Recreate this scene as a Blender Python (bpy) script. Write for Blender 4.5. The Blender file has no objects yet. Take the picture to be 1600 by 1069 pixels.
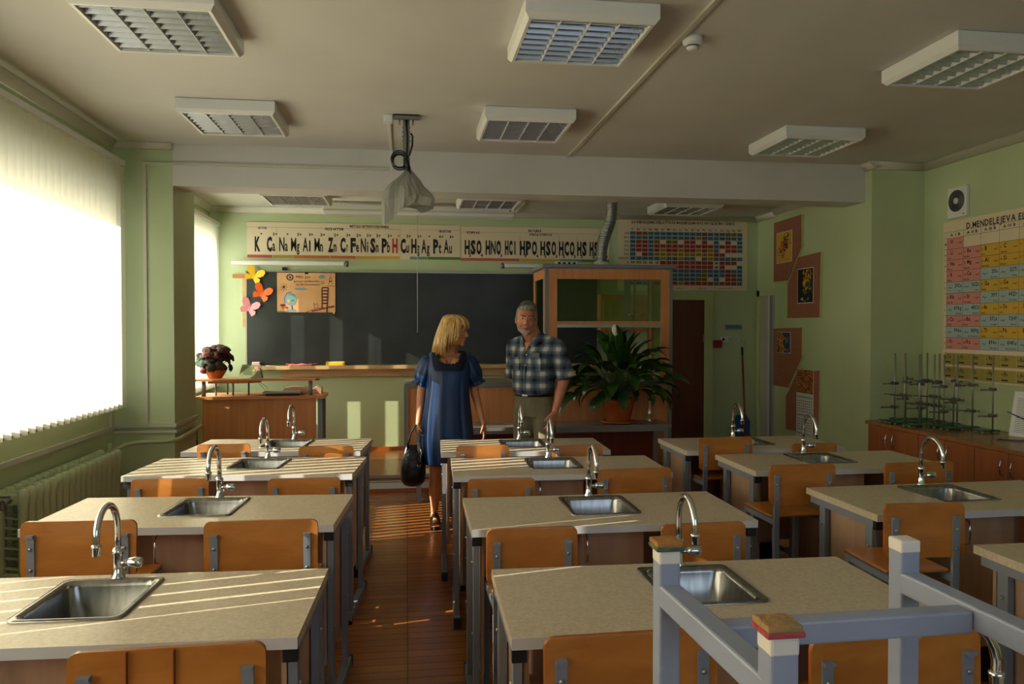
import bpy, bmesh, math, random
from mathutils import Vector, Matrix
PI = math.pi
random.seed(7)
scene = bpy.context.scene
COL = scene.collection
V = Vector

# ------------------------------------------------------------------ materials
def srgb(r, g, b):
    f = lambda c: ((c/255+.055)/1.055)**2.4 if c > 10 else c/255/12.92
    return (f(r), f(g), f(b), 1)

def new_mat(name):
    m = bpy.data.materials.new(name); m.use_nodes = True
    nt = m.node_tree
    return m, nt, nt.nodes['Principled BSDF']

def plain(name, col, rough=.5, metal=0, **kw):
    m, nt, b = new_mat(name)
    b.inputs['Base Color'].default_value = srgb(*col)
    b.inputs['Roughness'].default_value = rough
    b.inputs['Metallic'].default_value = metal
    for k, v in kw.items():
        b.inputs[k.replace('_', ' ')].default_value = v
    # a little surface variation so nothing is perfectly flat
    n = nt.nodes.new('ShaderNodeTexNoise'); n.inputs['Scale'].default_value = 9
    tc = nt.nodes.new('ShaderNodeTexCoord'); nt.links.new(tc.outputs['Object'], n.inputs['Vector'])
    mp = nt.nodes.new('ShaderNodeMapRange'); mp.inputs['To Min'].default_value = max(.02, rough-.06); mp.inputs['To Max'].default_value = min(1, rough+.06)
    nt.links.new(n.outputs['Fac'], mp.inputs['Value']); nt.links.new(mp.outputs[0], b.inputs['Roughness'])
    return m

def noisy(name, c1, c2, scale=(5, 5, 5), rough=.5, detail=4, bump=0, contrast=(.35, .65), dist=0., metal=0, **kw):
    m, nt, b = new_mat(name)
    N = nt.nodes; L = nt.links
    tc = N.new('ShaderNodeTexCoord'); mp = N.new('ShaderNodeMapping'); mp.inputs['Scale'].default_value = scale
    n = N.new('ShaderNodeTexNoise'); n.inputs['Scale'].default_value = 1; n.inputs['Detail'].default_value = detail; n.inputs['Distortion'].default_value = dist
    r = N.new('ShaderNodeValToRGB')
    r.color_ramp.elements[0].position = contrast[0]; r.color_ramp.elements[1].position = contrast[1]
    r.color_ramp.elements[0].color = srgb(*c1); r.color_ramp.elements[1].color = srgb(*c2)
    L.new(tc.outputs['Object'], mp.inputs[0]); L.new(mp.outputs[0], n.inputs['Vector']); L.new(n.outputs['Fac'], r.inputs[0]); L.new(r.outputs[0], b.inputs['Base Color'])
    b.inputs['Roughness'].default_value = rough; b.inputs['Metallic'].default_value = metal
    for k, v in kw.items(): b.inputs[k.replace('_', ' ')].default_value = v
    if bump:
        bp = N.new('ShaderNodeBump'); bp.inputs['Strength'].default_value = bump; bp.inputs['Distance'].default_value = .01
        L.new(n.outputs['Fac'], bp.inputs['Height']); L.new(bp.outputs[0], b.inputs['Normal'])
    return m

M = {}
M['wall'] = noisy('green_wall_paint', (183, 196, 152), (191, 204, 162), (1.5, 1.5, 1.5), .62, bump=.05)
M['wall_low'] = noisy('green_wall_enamel', (178, 191, 146), (188, 200, 155), (1.5, 1.5, 1.5), .4)
M['ceil'] = noisy('ceiling_paint', (203, 201, 195), (211, 209, 203), (1.2, 1.2, 1.2), .85, bump=.06)
M['crown'] = noisy('cornice_white', (208, 203, 188), (215, 210, 196), (3, 3, 3), .7)
M['white'] = plain('white_enamel', (222, 222, 218), .35)
M['trunk'] = plain('white_plastic_trunking', (196, 196, 178), .45)
M['pipe'] = plain('green_gloss_pipe_paint', (176, 188, 148), .3)
M['desk'] = noisy('desk_laminate_speckle', (188, 172, 150), (206, 191, 169), (90, 90, 90), .32, detail=6)
M['deskedge'] = plain('light_grey_edge_band', (205, 205, 210), .35)
M['pinkwood'] = noisy('pale_beech_panel', (176, 140, 116), (190, 156, 130), (14, 14, 1.5), .5, detail=6, dist=.6)
M['frame'] = plain('grey_powder_coated_steel', (128, 133, 144), .45)
M['rubber'] = plain('black_plastic_cap', (22, 22, 26), .5)
M['chrome'] = plain('chrome', (215, 215, 218), .12, 1)
M['reflector'] = plain('satin_reflector', (200, 200, 196), .38, .75)
M['blade'] = plain('satin_blade', (176, 178, 182), .26, .85)
M['steel'] = noisy('brushed_stainless', (138, 136, 134), (160, 158, 156), (60, 60, 4), .24, metal=1)
M['dull'] = plain('dull_zinc', (135, 132, 125), .42, .85)
M['ply'] = noisy('varnished_plywood', (172, 106, 44), (198, 130, 62), (5, 5, 14), .3, detail=8, dist=1.2, contrast=(.3, .75), Coat_Weight=.3)
M['ply2'] = noisy('varnished_plywood_red', (150, 80, 22), (176, 100, 30), (14, 5, 3), .32, detail=8, dist=.8, contrast=(.3, .75), Coat_Weight=.3)
M['scar'] = plain('dark_wood_split', (110, 42, 14), .5)
M['beech'] = noisy('beech_veneer', (200, 128, 74), (210, 142, 88), (2, 2, 22), .42, detail=6, dist=.3)
M['beechv'] = noisy('beech_veneer_upright', (200, 128, 74), (212, 144, 90), (26, 26, 2), .42, detail=6, dist=.3)
M['cherry'] = noisy('cherry_veneer', (150, 88, 52), (166, 100, 60), (26, 26, 1.6), .38, detail=6, dist=.3)
M['cherrytop'] = noisy('cherry_countertop', (150, 98, 62), (164, 112, 74), (3, 20, 3), .25, detail=6)
M['greyedge'] = plain('grey_edge_strip', (124, 124, 122), .4)
M['greytop'] = noisy('grey_worktop', (128, 128, 124), (150, 148, 142), (60, 60, 60), .3)
M['board'] = noisy('blackboard_slate', (38, 42, 43), (50, 54, 54), (3, 3, 3), .42, detail=6)
M['alu'] = plain('aluminium_trim', (170, 168, 158), .35, .7)
M['palewood'] = noisy('pale_pine', (196, 158, 108), (208, 172, 124), (3, 20, 20), .45, detail=6)
M['paper'] = plain('off_white_chart_paper', (226, 210, 180), .7)
M['paperg'] = plain('grey_chart_paper', (196, 190, 164), .7)
M['calcard'] = plain('calendar_card', (132, 140, 104), .7)
M['ink'] = plain('black_ink', (26, 24, 22), .6)
M['redink'] = plain('red_ink', (188, 44, 36), .6)
M['pink'] = plain('pink_print', (214, 142, 132), .65)
M['yell'] = plain('yellow_print', (214, 172, 62), .65)
M['blue'] = plain('grey_blue_print', (166, 184, 182), .65)
M['tblue'] = plain('table_blue', (110, 148, 170), .65)
M['tred'] = plain('table_red', (198, 92, 84), .65)
M['tolive'] = plain('table_olive', (160, 146, 48), .65)
M['tyel'] = plain('table_yellow', (206, 178, 60), .65)
M['orange'] = plain('orange_strip', (206, 112, 56), .65)
M['ochre'] = plain('ochre_strip', (214, 168, 62), .65)
M['green'] = plain('green_strip', (98, 138, 72), .65)
M['teal'] = plain('teal_strip', (112, 156, 140), .65)
M['khaki'] = plain('khaki_strip', (172, 154, 78), .65)
M['doorbrown'] = noisy('dark_brown_door', (84, 36, 16), (98, 44, 20), (20, 20, 1.5), .35, detail=6)
M['palegreen'] = plain('pale_green_frame_paint', (186, 196, 138), .45)
M['doorwhite'] = plain('grey_white_door_paint', (172, 166, 160), .5)
M['cork'] = noisy('reddish_hardboard', (152, 96, 74), (166, 108, 84), (60, 60, 60), .8)
M['black'] = plain('black_plastic', (16, 16, 18), .35)
M['leather'] = noisy('black_leather', (14, 14, 16), (24, 24, 26), (40, 40, 40), .32, bump=.25)
M['terra'] = noisy('terracotta_pot', (164, 82, 36), (180, 94, 44), (12, 12, 12), .55)
M['soil'] = noisy('dark_soil', (40, 26, 16), (60, 42, 28), (50, 50, 50), .95, bump=.5)
M['leaf'] = noisy('glossy_dark_leaf', (28, 58, 22), (54, 92, 34), (10, 10, 10), .3)
M['petiole'] = plain('green_stem', (60, 94, 40), .45)
M['begred'] = noisy('begonia_red_leaf', (120, 24, 14), (60, 18, 12), (14, 14, 14), .45)
M['begdark'] = noisy('begonia_dark_leaf', (30, 20, 14), (64, 22, 14), (18, 18, 18), .65)
M['beggrey'] = noisy('begonia_silver_leaf', (92, 112, 100), (60, 78, 66), (30, 30, 30), .45)
M['bloom'] = plain('white_flower_spathe', (228, 222, 196), .5)
M['yellowpaper'] = plain('yellow_card', (236, 190, 34), .6)
M['orangepaper'] = plain('orange_card', (240, 108, 28), .6)
M['pinkpaper'] = plain('pink_card', (230, 150, 158), .6)
M['kraft'] = noisy('kraft_poster_paper', (206, 156, 104), (216, 168, 116), (6, 6, 6), .7)
M['cgreen'] = plain('dark_green_enamel', (22, 96, 56), .25)
M['bluecard'] = plain('blue_plastic', (34, 96, 150), .4)
M['darkblue'] = plain('dark_blue_print', (40, 56, 92), .6)
M['brick'] = plain('maroon_paint', (122, 40, 34), .6)
M['red'] = plain('red_plastic', (150, 28, 22), .4)
M['stickred'] = plain('red_brown_broomstick', (128, 52, 34), .45)
M['flower'] = noisy('printed_autumn_flowers', (196, 60, 20), (30, 60, 20), (30, 30, 30), .6, contrast=(.42, .56))
M['tiger'] = noisy('printed_orange_brown_fur', (206, 128, 70), (60, 34, 20), (16, 16, 50), .6, contrast=(.42, .58), dist=2)
M['goldp'] = noisy('printed_gold_flowers', (228, 170, 40), (40, 40, 16), (36, 36, 36), .6, contrast=(.4, .6))
M['greypaint'] = noisy('chipped_pale_blue_grey_paint', (146, 152, 172), (154, 160, 180), (8, 8, 8), .4, bump=.1)
M['feltor'] = noisy('orange_felt', (190, 120, 50), (150, 120, 70), (80, 80, 80), .95, bump=.6)
M['feltgr'] = noisy('green_felt', (70, 96, 84), (120, 116, 50), (60, 60, 60), .95, bump=.6)
M['feltred'] = noisy('crimson_felt', (150, 60, 76), (180, 84, 74), (80, 80, 80), .95, bump=.6)
M['felttan'] = noisy('tan_felt', (186, 138, 78), (150, 124, 84), (80, 80, 80), .95, bump=.6)
M['captape'] = plain('white_foam_tape', (222, 214, 204), .7)
M['shirtlap'] = plain('laptop_grey', (168, 168, 166), .3, .3)
M['beige'] = plain('beige_folder', (198, 160, 138), .6)
M['yellowsponge'] = noisy('yellow_sponge', (226, 184, 60), (236, 198, 80), (90, 90, 90), .9, bump=.4)
M['rag'] = noisy('pink_cloth', (188, 84, 90), (206, 108, 108), (30, 30, 30), .9, bump=.5)
M['skin_m'] = noisy('ruddy_skin', (186, 118, 88), (198, 132, 100), (14, 14, 14), .5, Subsurface_Weight=.08)
M['skin_w'] = noisy('tanned_skin', (188, 124, 88), (200, 136, 98), (14, 14, 14), .5, Subsurface_Weight=.08)
M['hair_w'] = noisy('blond_hair', (168, 122, 58), (226, 190, 122), (70, 70, 8), .42, detail=6)
M['hair_m'] = noisy('grey_hair', (96, 88, 76), (160, 152, 138), (60, 60, 20), .6, bump=.6)
M['beard_m'] = noisy('grey_beard', (150, 132, 114), (184, 168, 150), (80, 80, 40), .75, bump=.5)
M['brow_m'] = plain('grey_brown_brow', (90, 76, 62), .8)
M['eye'] = plain('eye_white', (190, 180, 168), .3)
M['iris'] = plain('dark_iris', (40, 34, 30), .2)
M['lip'] = plain('lip', (150, 80, 70), .5)
M['navy'] = noisy('navy_satin_dress', (10, 38, 78), (16, 50, 96), (8, 8, 3), .42)
M['navylace'] = noisy('dark_navy_lace', (6, 12, 30), (14, 22, 46), (90, 90, 90), .9, bump=.2)
M['khakitr'] = noisy('olive_khaki_cloth', (108, 102, 78), (122, 116, 90), (20, 20, 8), .8, bump=.2)
M['shoe'] = plain('black_shoe_leather', (14, 13, 14), .3)
M['bag'] = None

def floor_mat():
    m, nt, b = new_mat('varnished_parquet'); N = nt.nodes; L = nt.links
    tc = N.new('ShaderNodeTexCoord'); mp = N.new('ShaderNodeMapping')
    L.new(tc.outputs['Object'], mp.inputs[0])
    br = N.new('ShaderNodeTexBrick'); br.inputs['Scale'].default_value = 1
    br.inputs['Brick Width'].default_value = .42; br.inputs['Row Height'].default_value = .07
    br.inputs['Mortar Size'].default_value = .0016; br.offset = 0.0; br.squash = 1
    br.inputs['Color1'].default_value = srgb(176, 108, 50); br.inputs['Color2'].default_value = srgb(158, 92, 40); br.inputs['Mortar'].default_value = srgb(48, 22, 8)
    L.new(mp.outputs[0], br.inputs['Vector'])
    n = N.new('ShaderNodeTexNoise'); mp2 = N.new('ShaderNodeMapping'); mp2.inputs['Scale'].default_value = (3, 40, 3)
    L.new(tc.outputs['Object'], mp2.inputs[0]); L.new(mp2.outputs[0], n.inputs['Vector']); n.inputs['Scale'].default_value = 1; n.inputs['Detail'].default_value = 5
    mx = N.new('ShaderNodeMix'); mx.data_type = 'RGBA'; mx.blend_type = 'MULTIPLY'; mx.inputs['Factor'].default_value = .3
    L.new(br.outputs['Color'], mx.inputs['A']); L.new(n.outputs['Color'], mx.inputs['B']); 
    L.new(mx.outputs['Result'], b.inputs['Base Color'])
    b.inputs['Roughness'].default_value = .27; b.inputs['Coat Weight'].default_value = .25; b.inputs['Coat Roughness'].default_value = .15
    bp = N.new('ShaderNodeBump'); bp.inputs['Strength'].default_value = .15; bp.inputs['Distance'].default_value = .003
    L.new(br.outputs['Fac'], bp.inputs['Height']); bp.invert = True; L.new(bp.outputs[0], b.inputs['Normal'])
    return m
M['floor'] = floor_mat()

def glass_mat(name, tint, alpha=.12):
    m = bpy.data.materials.new(name); m.use_nodes = True; nt = m.node_tree; nt.nodes.clear()
    o = nt.nodes.new('ShaderNodeOutputMaterial'); mx = nt.nodes.new('ShaderNodeMixShader'); t = nt.nodes.new('ShaderNodeBsdfTransparent'); g = nt.nodes.new('ShaderNodeBsdfGlossy')
    t.inputs[0].default_value = tint; g.inputs['Roughness'].default_value = .03; g.inputs[0].default_value = (.9, .95, .9, 1)
    mx.inputs[0].default_value = alpha
    nt.links.new(t.outputs[0], mx.inputs[1]); nt.links.new(g.outputs[0], mx.inputs[2]); nt.links.new(mx.outputs[0], o.inputs[0])
    return m
M['winglass'] = glass_mat('window_glass', (.93, .96, .94, 1), .06)
M['hoodglass'] = glass_mat('hood_glass', (.72, .82, .62, 1), .06)
M['clearglass'] = glass_mat('clear_glass', (.9, .92, .9, 1), .16)

def translucent(name, col, t=.6, rough=1.):
    m = bpy.data.materials.new(name); m.use_nodes = True; nt = m.node_tree; nt.nodes.clear()
    o = nt.nodes.new('ShaderNodeOutputMaterial'); mx = nt.nodes.new('ShaderNodeMixShader'); d = nt.nodes.new('ShaderNodeBsdfDiffuse'); g = nt.nodes.new('ShaderNodeBsdfTranslucent')
    tc = nt.nodes.new('ShaderNodeTexCoord'); mp = nt.nodes.new('ShaderNodeMapping'); mp.inputs['Scale'].default_value = (30, 30, 2)
    n = nt.nodes.new('ShaderNodeTexNoise'); r = nt.nodes.new('ShaderNodeValToRGB')
    c = srgb(*col); r.color_ramp.elements[0].color = (c[0]*.9, c[1]*.9, c[2]*.9, 1); r.color_ramp.elements[1].color = c
    nt.links.new(tc.outputs['Object'], mp.inputs[0]); nt.links.new(mp.outputs[0], n.inputs['Vector']); nt.links.new(n.outputs['Fac'], r.inputs[0])
    nt.links.new(r.outputs[0], d.inputs[0]); nt.links.new(r.outputs[0], g.inputs[0]); mx.inputs[0].default_value = t
    nt.links.new(d.outputs[0], mx.inputs[1]); nt.links.new(g.outputs[0], mx.inputs[2]); nt.links.new(mx.outputs[0], o.inputs[0])
    return m
M['blind'] = translucent('cream_blind_fabric', (250, 245, 228), .74)
M['plastic'] = translucent('thin_cloudy_polythene', (176, 176, 166), .3)

def plaid_mat():
    m, nt, b = new_mat('plaid_shirt_cloth'); N = nt.nodes; L = nt.links
    tc = N.new('ShaderNodeTexCoord'); sx = N.new('ShaderNodeSeparateXYZ'); L.new(tc.outputs['Object'], sx.inputs[0])
    def bands(out, period, phase):
        mu = N.new('ShaderNodeMath'); mu.operation = 'MULTIPLY_ADD'; mu.inputs[1].default_value = 1/period; mu.inputs[2].default_value = phase
        L.new(out, mu.inputs[0]); fr = N.new('ShaderNodeMath'); fr.operation = 'FRACT'; L.new(mu.outputs[0], fr.inputs[0])
        r = N.new('ShaderNodeValToRGB'); cr = r.color_ramp; cr.interpolation = 'EASE'
        for e, (p, v) in zip((cr.elements[0], cr.elements[1]), ((0., 0.), (1., 0.))): e.position = p; e.color = (v, v, v, 1)
        for p, v in ((.1, 0.), (.2, .45), (.32, .5), (.42, 1.), (.66, 1.), (.76, .5), (.88, .4), (.93, 0.)):
            e = cr.elements.new(p); e.color = (v, v, v, 1)
        L.new(fr.outputs[0], r.inputs[0]); return r.outputs[0]
    a = bands(sx.outputs['X'], .098, .2); c = bands(sx.outputs['Z'], .094, .35)
    ad = N.new('ShaderNodeMix'); ad.data_type = 'RGBA'; ad.blend_type = 'MIX'; ad.inputs['Factor'].default_value = .5
    L.new(a, ad.inputs['A']); L.new(c, ad.inputs['B'])
    r = N.new('ShaderNodeValToRGB'); cr = r.color_ramp
    cr.elements[0].color = srgb(26, 30, 42); cr.elements[1].color = srgb(196, 192, 180)
    e = cr.elements.new(.42); e.color = srgb(74, 86, 104); e = cr.elements.new(.7); e.color = srgb(104, 114, 126)
    L.new(ad.outputs['Result'], r.inputs[0]); L.new(r.outputs[0], b.inputs['Base Color']); b.inputs['Roughness'].default_value = .85
    return m
M['plaid'] = plaid_mat()

def duct_mat():
    m, nt, b = new_mat('corrugated_foil'); b.inputs['Metallic'].default_value = .9; b.inputs['Roughness'].default_value = .32
    b.inputs['Base Color'].default_value = srgb(186, 186, 180)
    return m
M['foil'] = duct_mat()

# ------------------------------------------------------------------ mesh builder
class MB:
    def __init__(s):
        s.bm = bmesh.new(); s.mats = []; s.mi = 0; s.smooth = False
    def m(s, key, smooth=None):
        mat = M[key]
        if mat not in s.mats: s.mats.append(mat)
        s.mi = s.mats.index(mat)
        if smooth is not None: s.smooth = smooth
        return s
    def face(s, pts):
        try:
            f = s.bm.faces.new([s.bm.verts.new(p) for p in pts]); f.material_index = s.mi; f.smooth = s.smooth; return f
        except ValueError: return None
    def vface(s, vs, smooth=None):
        try:
            f = s.bm.faces.new(vs); f.material_index = s.mi; f.smooth = s.smooth if smooth is None else smooth; return f
        except ValueError: return None
    def box(s, x0, x1, y0, y1, z0, z1, mat=None, bev=0):
        """axis box; mat = optional Matrix; bev = chamfer width"""
        T = mat or Matrix.Identity(4)
        if x1 < x0: x0, x1 = x1, x0
        if y1 < y0: y0, y1 = y1, y0
        if z1 < z0: z0, z1 = z1, z0
        vs = [s.bm.verts.new(T @ V(p)) for p in ((x0,y0,z0),(x1,y0,z0),(x1,y1,z0),(x0,y1,z0),(x0,y0,z1),(x1,y0,z1),(x1,y1,z1),(x0,y1,z1))]
        fs = [s.vface([vs[i] for i in q], False) for q in ((3,2,1,0),(4,5,6,7),(0,1,5,4),(1,2,6,5),(2,3,7,6),(3,0,4,7))]
        if bev:
            es = list({e for f in fs for e in f.edges})
            r = bmesh.ops.bevel(s.bm, geom=es, offset=bev, segments=2, affect='EDGES', profile=.5)
            for f in r['faces']: f.material_index = s.mi
        return s
    def bar(s, p, q, w, h=None, up=(0,0,1), bev=0):
        """rectangular tube from p to q"""
        p, q = V(p), V(q); d = (q-p); L = d.length; d.normalize(); u = V(up)
        if abs(d.dot(u)) > .99: u = V((0,1,0))
        x = d.cross(u).normalized(); y = x.cross(d).normalized(); h = h or w
        T = Matrix(((x.x,y.x,d.x,p.x),(x.y,y.y,d.y,p.y),(x.z,y.z,d.z,p.z),(0,0,0,1)))
        return s.box(-w/2, w/2, -h/2, h/2, 0, L, T, bev)
    def tube(s, pts, r, n=10, caps=True, smooth=True):
        pts = [V(p) for p in pts]; rs = r if isinstance(r, (list, tuple)) else [r]*len(pts)
        rings = []; prev = None
        for i, p in enumerate(pts):
            d = (pts[min(i+1, len(pts)-1)] - pts[max(i-1, 0)])
            if d.length < 1e-9: d = V((0,0,1))
            d.normalize()
            if prev is None:
                u = V((0,0,1)) if abs(d.z) < .9 else V((1,0,0)); x = d.cross(u).normalized()
            else:
                x = prev - d*prev.dot(d); x = x.normalized() if x.length > 1e-6 else d.orthogonal().normalized()
            prev = x; y = d.cross(x)
            rings.append([s.bm.verts.new(p + x*math.cos(2*PI*k/n)*rs[i] + y*math.sin(2*PI*k/n)*rs[i]) for k in range(n)])
        for a, b in zip(rings, rings[1:]):
            for k in range(n): s.vface([a[k], a[(k+1)%n], b[(k+1)%n], b[k]], smooth)
        if caps: s.vface(rings[0][::-1], False); s.vface(rings[-1], False)
        return s
    def loft(s, rings, closed=True, caps=(True, True), smooth=True):
        R = [[s.bm.verts.new(p) for p in r] for r in rings]; n = len(R[0])
        for a, b in zip(R, R[1:]):
            for k in range(n if closed else n-1): s.vface([a[k], a[(k+1)%n], b[(k+1)%n], b[k]], smooth)
        if closed and caps[0]: s.vface(R[0][::-1], False)
        if closed and caps[1]: s.vface(R[-1], False)
        return s
    def lathe(s, prof, c=(0,0,0), n=24, caps=(True, True), T=None):
        T = T or Matrix.Translation(V(c))
        return s.loft([[T @ V((r*math.cos(2*PI*k/n), r*math.sin(2*PI*k/n), z)) for k in range(n)] for r, z in prof], caps=caps)
    def prism(s, poly, o, u, v, t, edge=None):
        """poly (a,b) in plane o + a*u + b*v, thickness t along u x v"""
        o, u, v = V(o), V(u), V(v); w = u.cross(v).normalized()*t
        A = [s.bm.verts.new(o+u*a+v*b) for a, b in poly]; B = [s.bm.verts.new(o+u*a+v*b+w) for a, b in poly]
        s.vface(A[::-1], False); s.vface(B, False); n = len(poly); mi = s.mi
        if edge: s.m(edge)
        for k in range(n): s.vface([A[k], A[(k+1)%n], B[(k+1)%n], B[k]], False)
        s.mi = mi
        return s
    def ball(s, c, r, seg=14, T=None):
        c = V(c); r = r if isinstance(r, (tuple, list)) else (r, r, r); R = T or Matrix.Identity(4)
        rings = []
        for i in range(1, seg):
            a = PI*i/seg
            rings.append([s.bm.verts.new(c + (R @ V((r[0]*math.sin(a)*math.cos(2*PI*k/seg), r[1]*math.sin(a)*math.sin(2*PI*k/seg), -r[2]*math.cos(a))))) for k in range(seg)])
        bot = s.bm.verts.new(c + (R @ V((0,0,-r[2])))); top = s.bm.verts.new(c + (R @ V((0,0,r[2]))))
        for a, b in zip(rings, rings[1:]):
            for k in range(seg): s.vface([a[k], a[(k+1)%seg], b[(k+1)%seg], b[k]], True)
        for k in range(seg): s.vface([bot, rings[0][(k+1)%seg], rings[0][k]], True); s.vface([top, rings[-1][k], rings[-1][(k+1)%seg]], True)
        return s
    def cap(s, p, q, r1, r2, seg=12):
        """tapered limb with rounded ends"""
        s.tube([p, q], [r1, r2], seg); s.ball(p, r1, seg); s.ball(q, r2, seg); return s
    def build(s, name, parent=None, T=None, mat=None):
        if T is not None: s.bm.transform(T)
        me = bpy.data.meshes.new(name); s.bm.normal_update(); s.bm.to_mesh(me); s.bm.free()
        for mt in (s.mats or [mat]): me.materials.append(mt)
        o = bpy.data.objects.new(name, me); COL.objects.link(o)
        if parent: o.parent = parent
        return o

def tag(o, label=None, cat=None, group=None, kind=None):
    if label: o['label'] = label
    if cat: o['category'] = cat
    if group: o['group'] = group
    if kind: o['kind'] = kind
    return o
def thing(name, label, cat, loc=(0,0,0), rz=0, group=None, kind=None):
    o = bpy.data.objects.new(name, None); COL.objects.link(o); o.empty_display_size = .1
    o.location = loc; o.rotation_euler = (0, 0, rz)
    return tag(o, label, cat, group, kind)
def struct(name, mb, label=None):
    o = mb.build(name); o['kind'] = 'structure'
    if label: o['label'] = label
    o['category'] = name.split('_')[0]
    return o
def copy_tree(o, parent=None):
    c = o.copy(); COL.objects.link(c); c.parent = parent
    for ch in list(o.children): copy_tree(ch, c)
    return c
def subsurf(o, lv=1):
    m = o.modifiers.new('sub', 'SUBSURF'); m.levels = lv; m.render_levels = lv; return o
def remesh(o, vox, smooth=4, fac=.6):
    """fuse overlapping volumes into one continuous skin and bake it"""
    m = o.modifiers.new('r', 'REMESH'); m.mode = 'VOXEL'; m.voxel_size = vox; m.use_smooth_shade = True
    if smooth:
        k = o.modifiers.new('s', 'SMOOTH'); k.iterations = smooth; k.factor = fac
    dg = bpy.context.evaluated_depsgraph_get(); dg.update()
    me = bpy.data.meshes.new_from_object(o.evaluated_get(dg)); mats = list(o.data.materials)
    o.modifiers.clear(); o.data = me
    if not me.materials:
        for mt in mats: me.materials.append(mt)
    return o

# ------------------------------------------------------------------ lettering (flat glyph meshes)
_gly = {}
def glyph(ch, bold=False):
    k = (ch, bold)
    if k not in _gly:
        cu = bpy.data.curves.new('g', 'FONT'); cu.body = ch; cu.size = 1; cu.resolution_u = 2
        if bold: cu.offset = (.01 if ch in 'MWm' else .022) if bold is True else (.012 if ch in 'MWmŠĶŪĒĻĀĪ' else bold*.5 if ch in 'NAR' else bold)
        ob = bpy.data.objects.new('g', cu); COL.objects.link(ob)
        dg = bpy.context.evaluated_depsgraph_get(); dg.update()
        me = bpy.data.meshes.new_from_object(ob.evaluated_get(dg))
        vs = [(v.co.x, v.co.y) for v in me.vertices]; fs = [tuple(p.vertices) for p in me.polygons]
        bpy.data.objects.remove(ob); bpy.data.curves.remove(cu); bpy.data.meshes.remove(me)
        if vs: x0 = min(v[0] for v in vs); w = max(v[0] for v in vs) - x0
        else: x0, w = 0, .26
        _gly[k] = ([(x-x0, y) for x, y in vs], fs, w)
    return _gly[k]
def write(mb, s, o, u, v, h, sx=1., align='c', bold=False, width=None, gap=.12):
    """string s in plane (o,u,v); h = cap height; sx = width squeeze"""
    o, u, v = V(o), V(u), V(v); k = h/.73
    adv = [(.3 if c == ' ' else glyph(c, bold)[2]+gap) for c in s]
    tot = (sum(adv) - gap)*k*sx
    if width: sx *= width/tot; tot = width
    x = {'l': 0, 'c': -tot/2, 'r': -tot}[align]
    for c, a in zip(s, adv):
        if c != ' ':
            vs, fs, w = glyph(c, bold)
            bv = [mb.bm.verts.new(o + u*(x + px*k*sx) + v*(py*k)) for px, py in vs]
            for f in fs: mb.vface([bv[i] for i in f], False)
        x += a*k*sx
def rect(mb, key, o, u, v, a0, a1, b0, b1, lift=0):
    o, u, v = V(o), V(u), V(v); w = u.cross(v).normalized()*lift
    mb.m(key); mb.face([o+u*a0+v*b0+w, o+u*a1+v*b0+w, o+u*a1+v*b1+w, o+u*a0+v*b1+w])
def disc(mb, key, o, u, v, ca, cb, ra, rb=None, lift=0, n=18):
    o, u, v = V(o), V(u), V(v); w = u.cross(v).normalized()*lift; rb = rb or ra
    mb.m(key); mb.face([o+u*(ca+ra*math.cos(2*PI*k/n))+v*(cb+rb*math.sin(2*PI*k/n))+w for k in range(n)])
def stroke(mb, key, o, u, v, pts, t, lift=0):
    o, u, v = V(o), V(u), V(v); w = u.cross(v).normalized()*lift; mb.m(key)
    for (a, b), (c, d) in zip(pts, pts[1:]):
        L = math.hypot(c-a, d-b) or 1; nx, ny = -(d-b)/L*t/2, (c-a)/L*t/2
        mb.face([o+u*(a-nx)+v*(b-ny)+w, o+u*(c-nx)+v*(d-ny)+w, o+u*(c+nx)+v*(d+ny)+w, o+u*(a+nx)+v*(b+ny)+w])
# ================================================================== THE ROOM
ZC, ZB = 2.93, 2.605            # ceiling, underside of the beam
YW = 8.55                     # blackboard wall
XL, XLB = -2.25, -2.08        # window wall, its rear section
XR = 4.5
s = MB().m('floor').box(XL-.3, XR+.3, -2.1, 7.1, -.1, 0); floor = struct('floor', s)
# podium with white nosing strips
s = MB().m('floor').box(XLB, 4.08, 7.1, YW, 0.001, .15)
s.m('alu').box(-1.8, 2.9, 7.085, 7.1, .125, .152).m('white').box(-1.8, 2.9, 7.07, 7.099, .03, .085).m('trunk').box(-1.8, 2.9, 7.075, 7.1, .092, .1)
s.m('ply2').box(-1.8, 2.9, 7.06, 7.099, 0.001, .028)
o = struct('floor_podium', s)
s = MB().m('ceil').box(XL-.3, XR+.3, -2.1, 6.5, ZC, ZC+.1); struct('ceiling', s)
s = MB().m('ceil').box(XL-.3, XR+.3, 6.5, YW+.2, 2.79, 2.93); struct('ceiling_rear', s)
s = MB().m('ceil').box(-1.80, 4.0, 6.3, 6.6, ZB, ZC); struct('beam', s)
# window wall with two long openings
def pierced(x0, x1, y0, y1, z1, wy0, wy1, wz0, wz1):
    s = MB().m('wall')
    s.box(x0, x1, y0, y1, 0, wz0).box(x0, x1, y0, y1, wz1, z1).box(x0, x1, y0, wy0, wz0, wz1).box(x0, x1, wy1, y1, wz0, wz1)
    return s
struct('wall_left', pierced(XL-.25, XL, -2.1, 6.5, ZC, -.6, 6.1, .98, 2.47))
struct('wall_left_rear', pierced(XLB-.25, XLB, 6.88, YW, ZC, 7.0, 8.42, .98, 2.42))
struct('pillar_left', MB().m('wall').box(XL-.1, -1.80, 6.30, 6.90, 0, ZC))
struct('wall_back', MB().m('wall').box(XL-.3, XR+.3, YW, YW+.2, 0, ZC))
struct('wall_right', MB().m('wall').box(XR, XR+.2, -2.1, 6.4, 0, ZC))
struct('pillar_right', MB().m('wall').box(4.0, XR+.2, 6.2, 7.96, 0, ZC))
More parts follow.
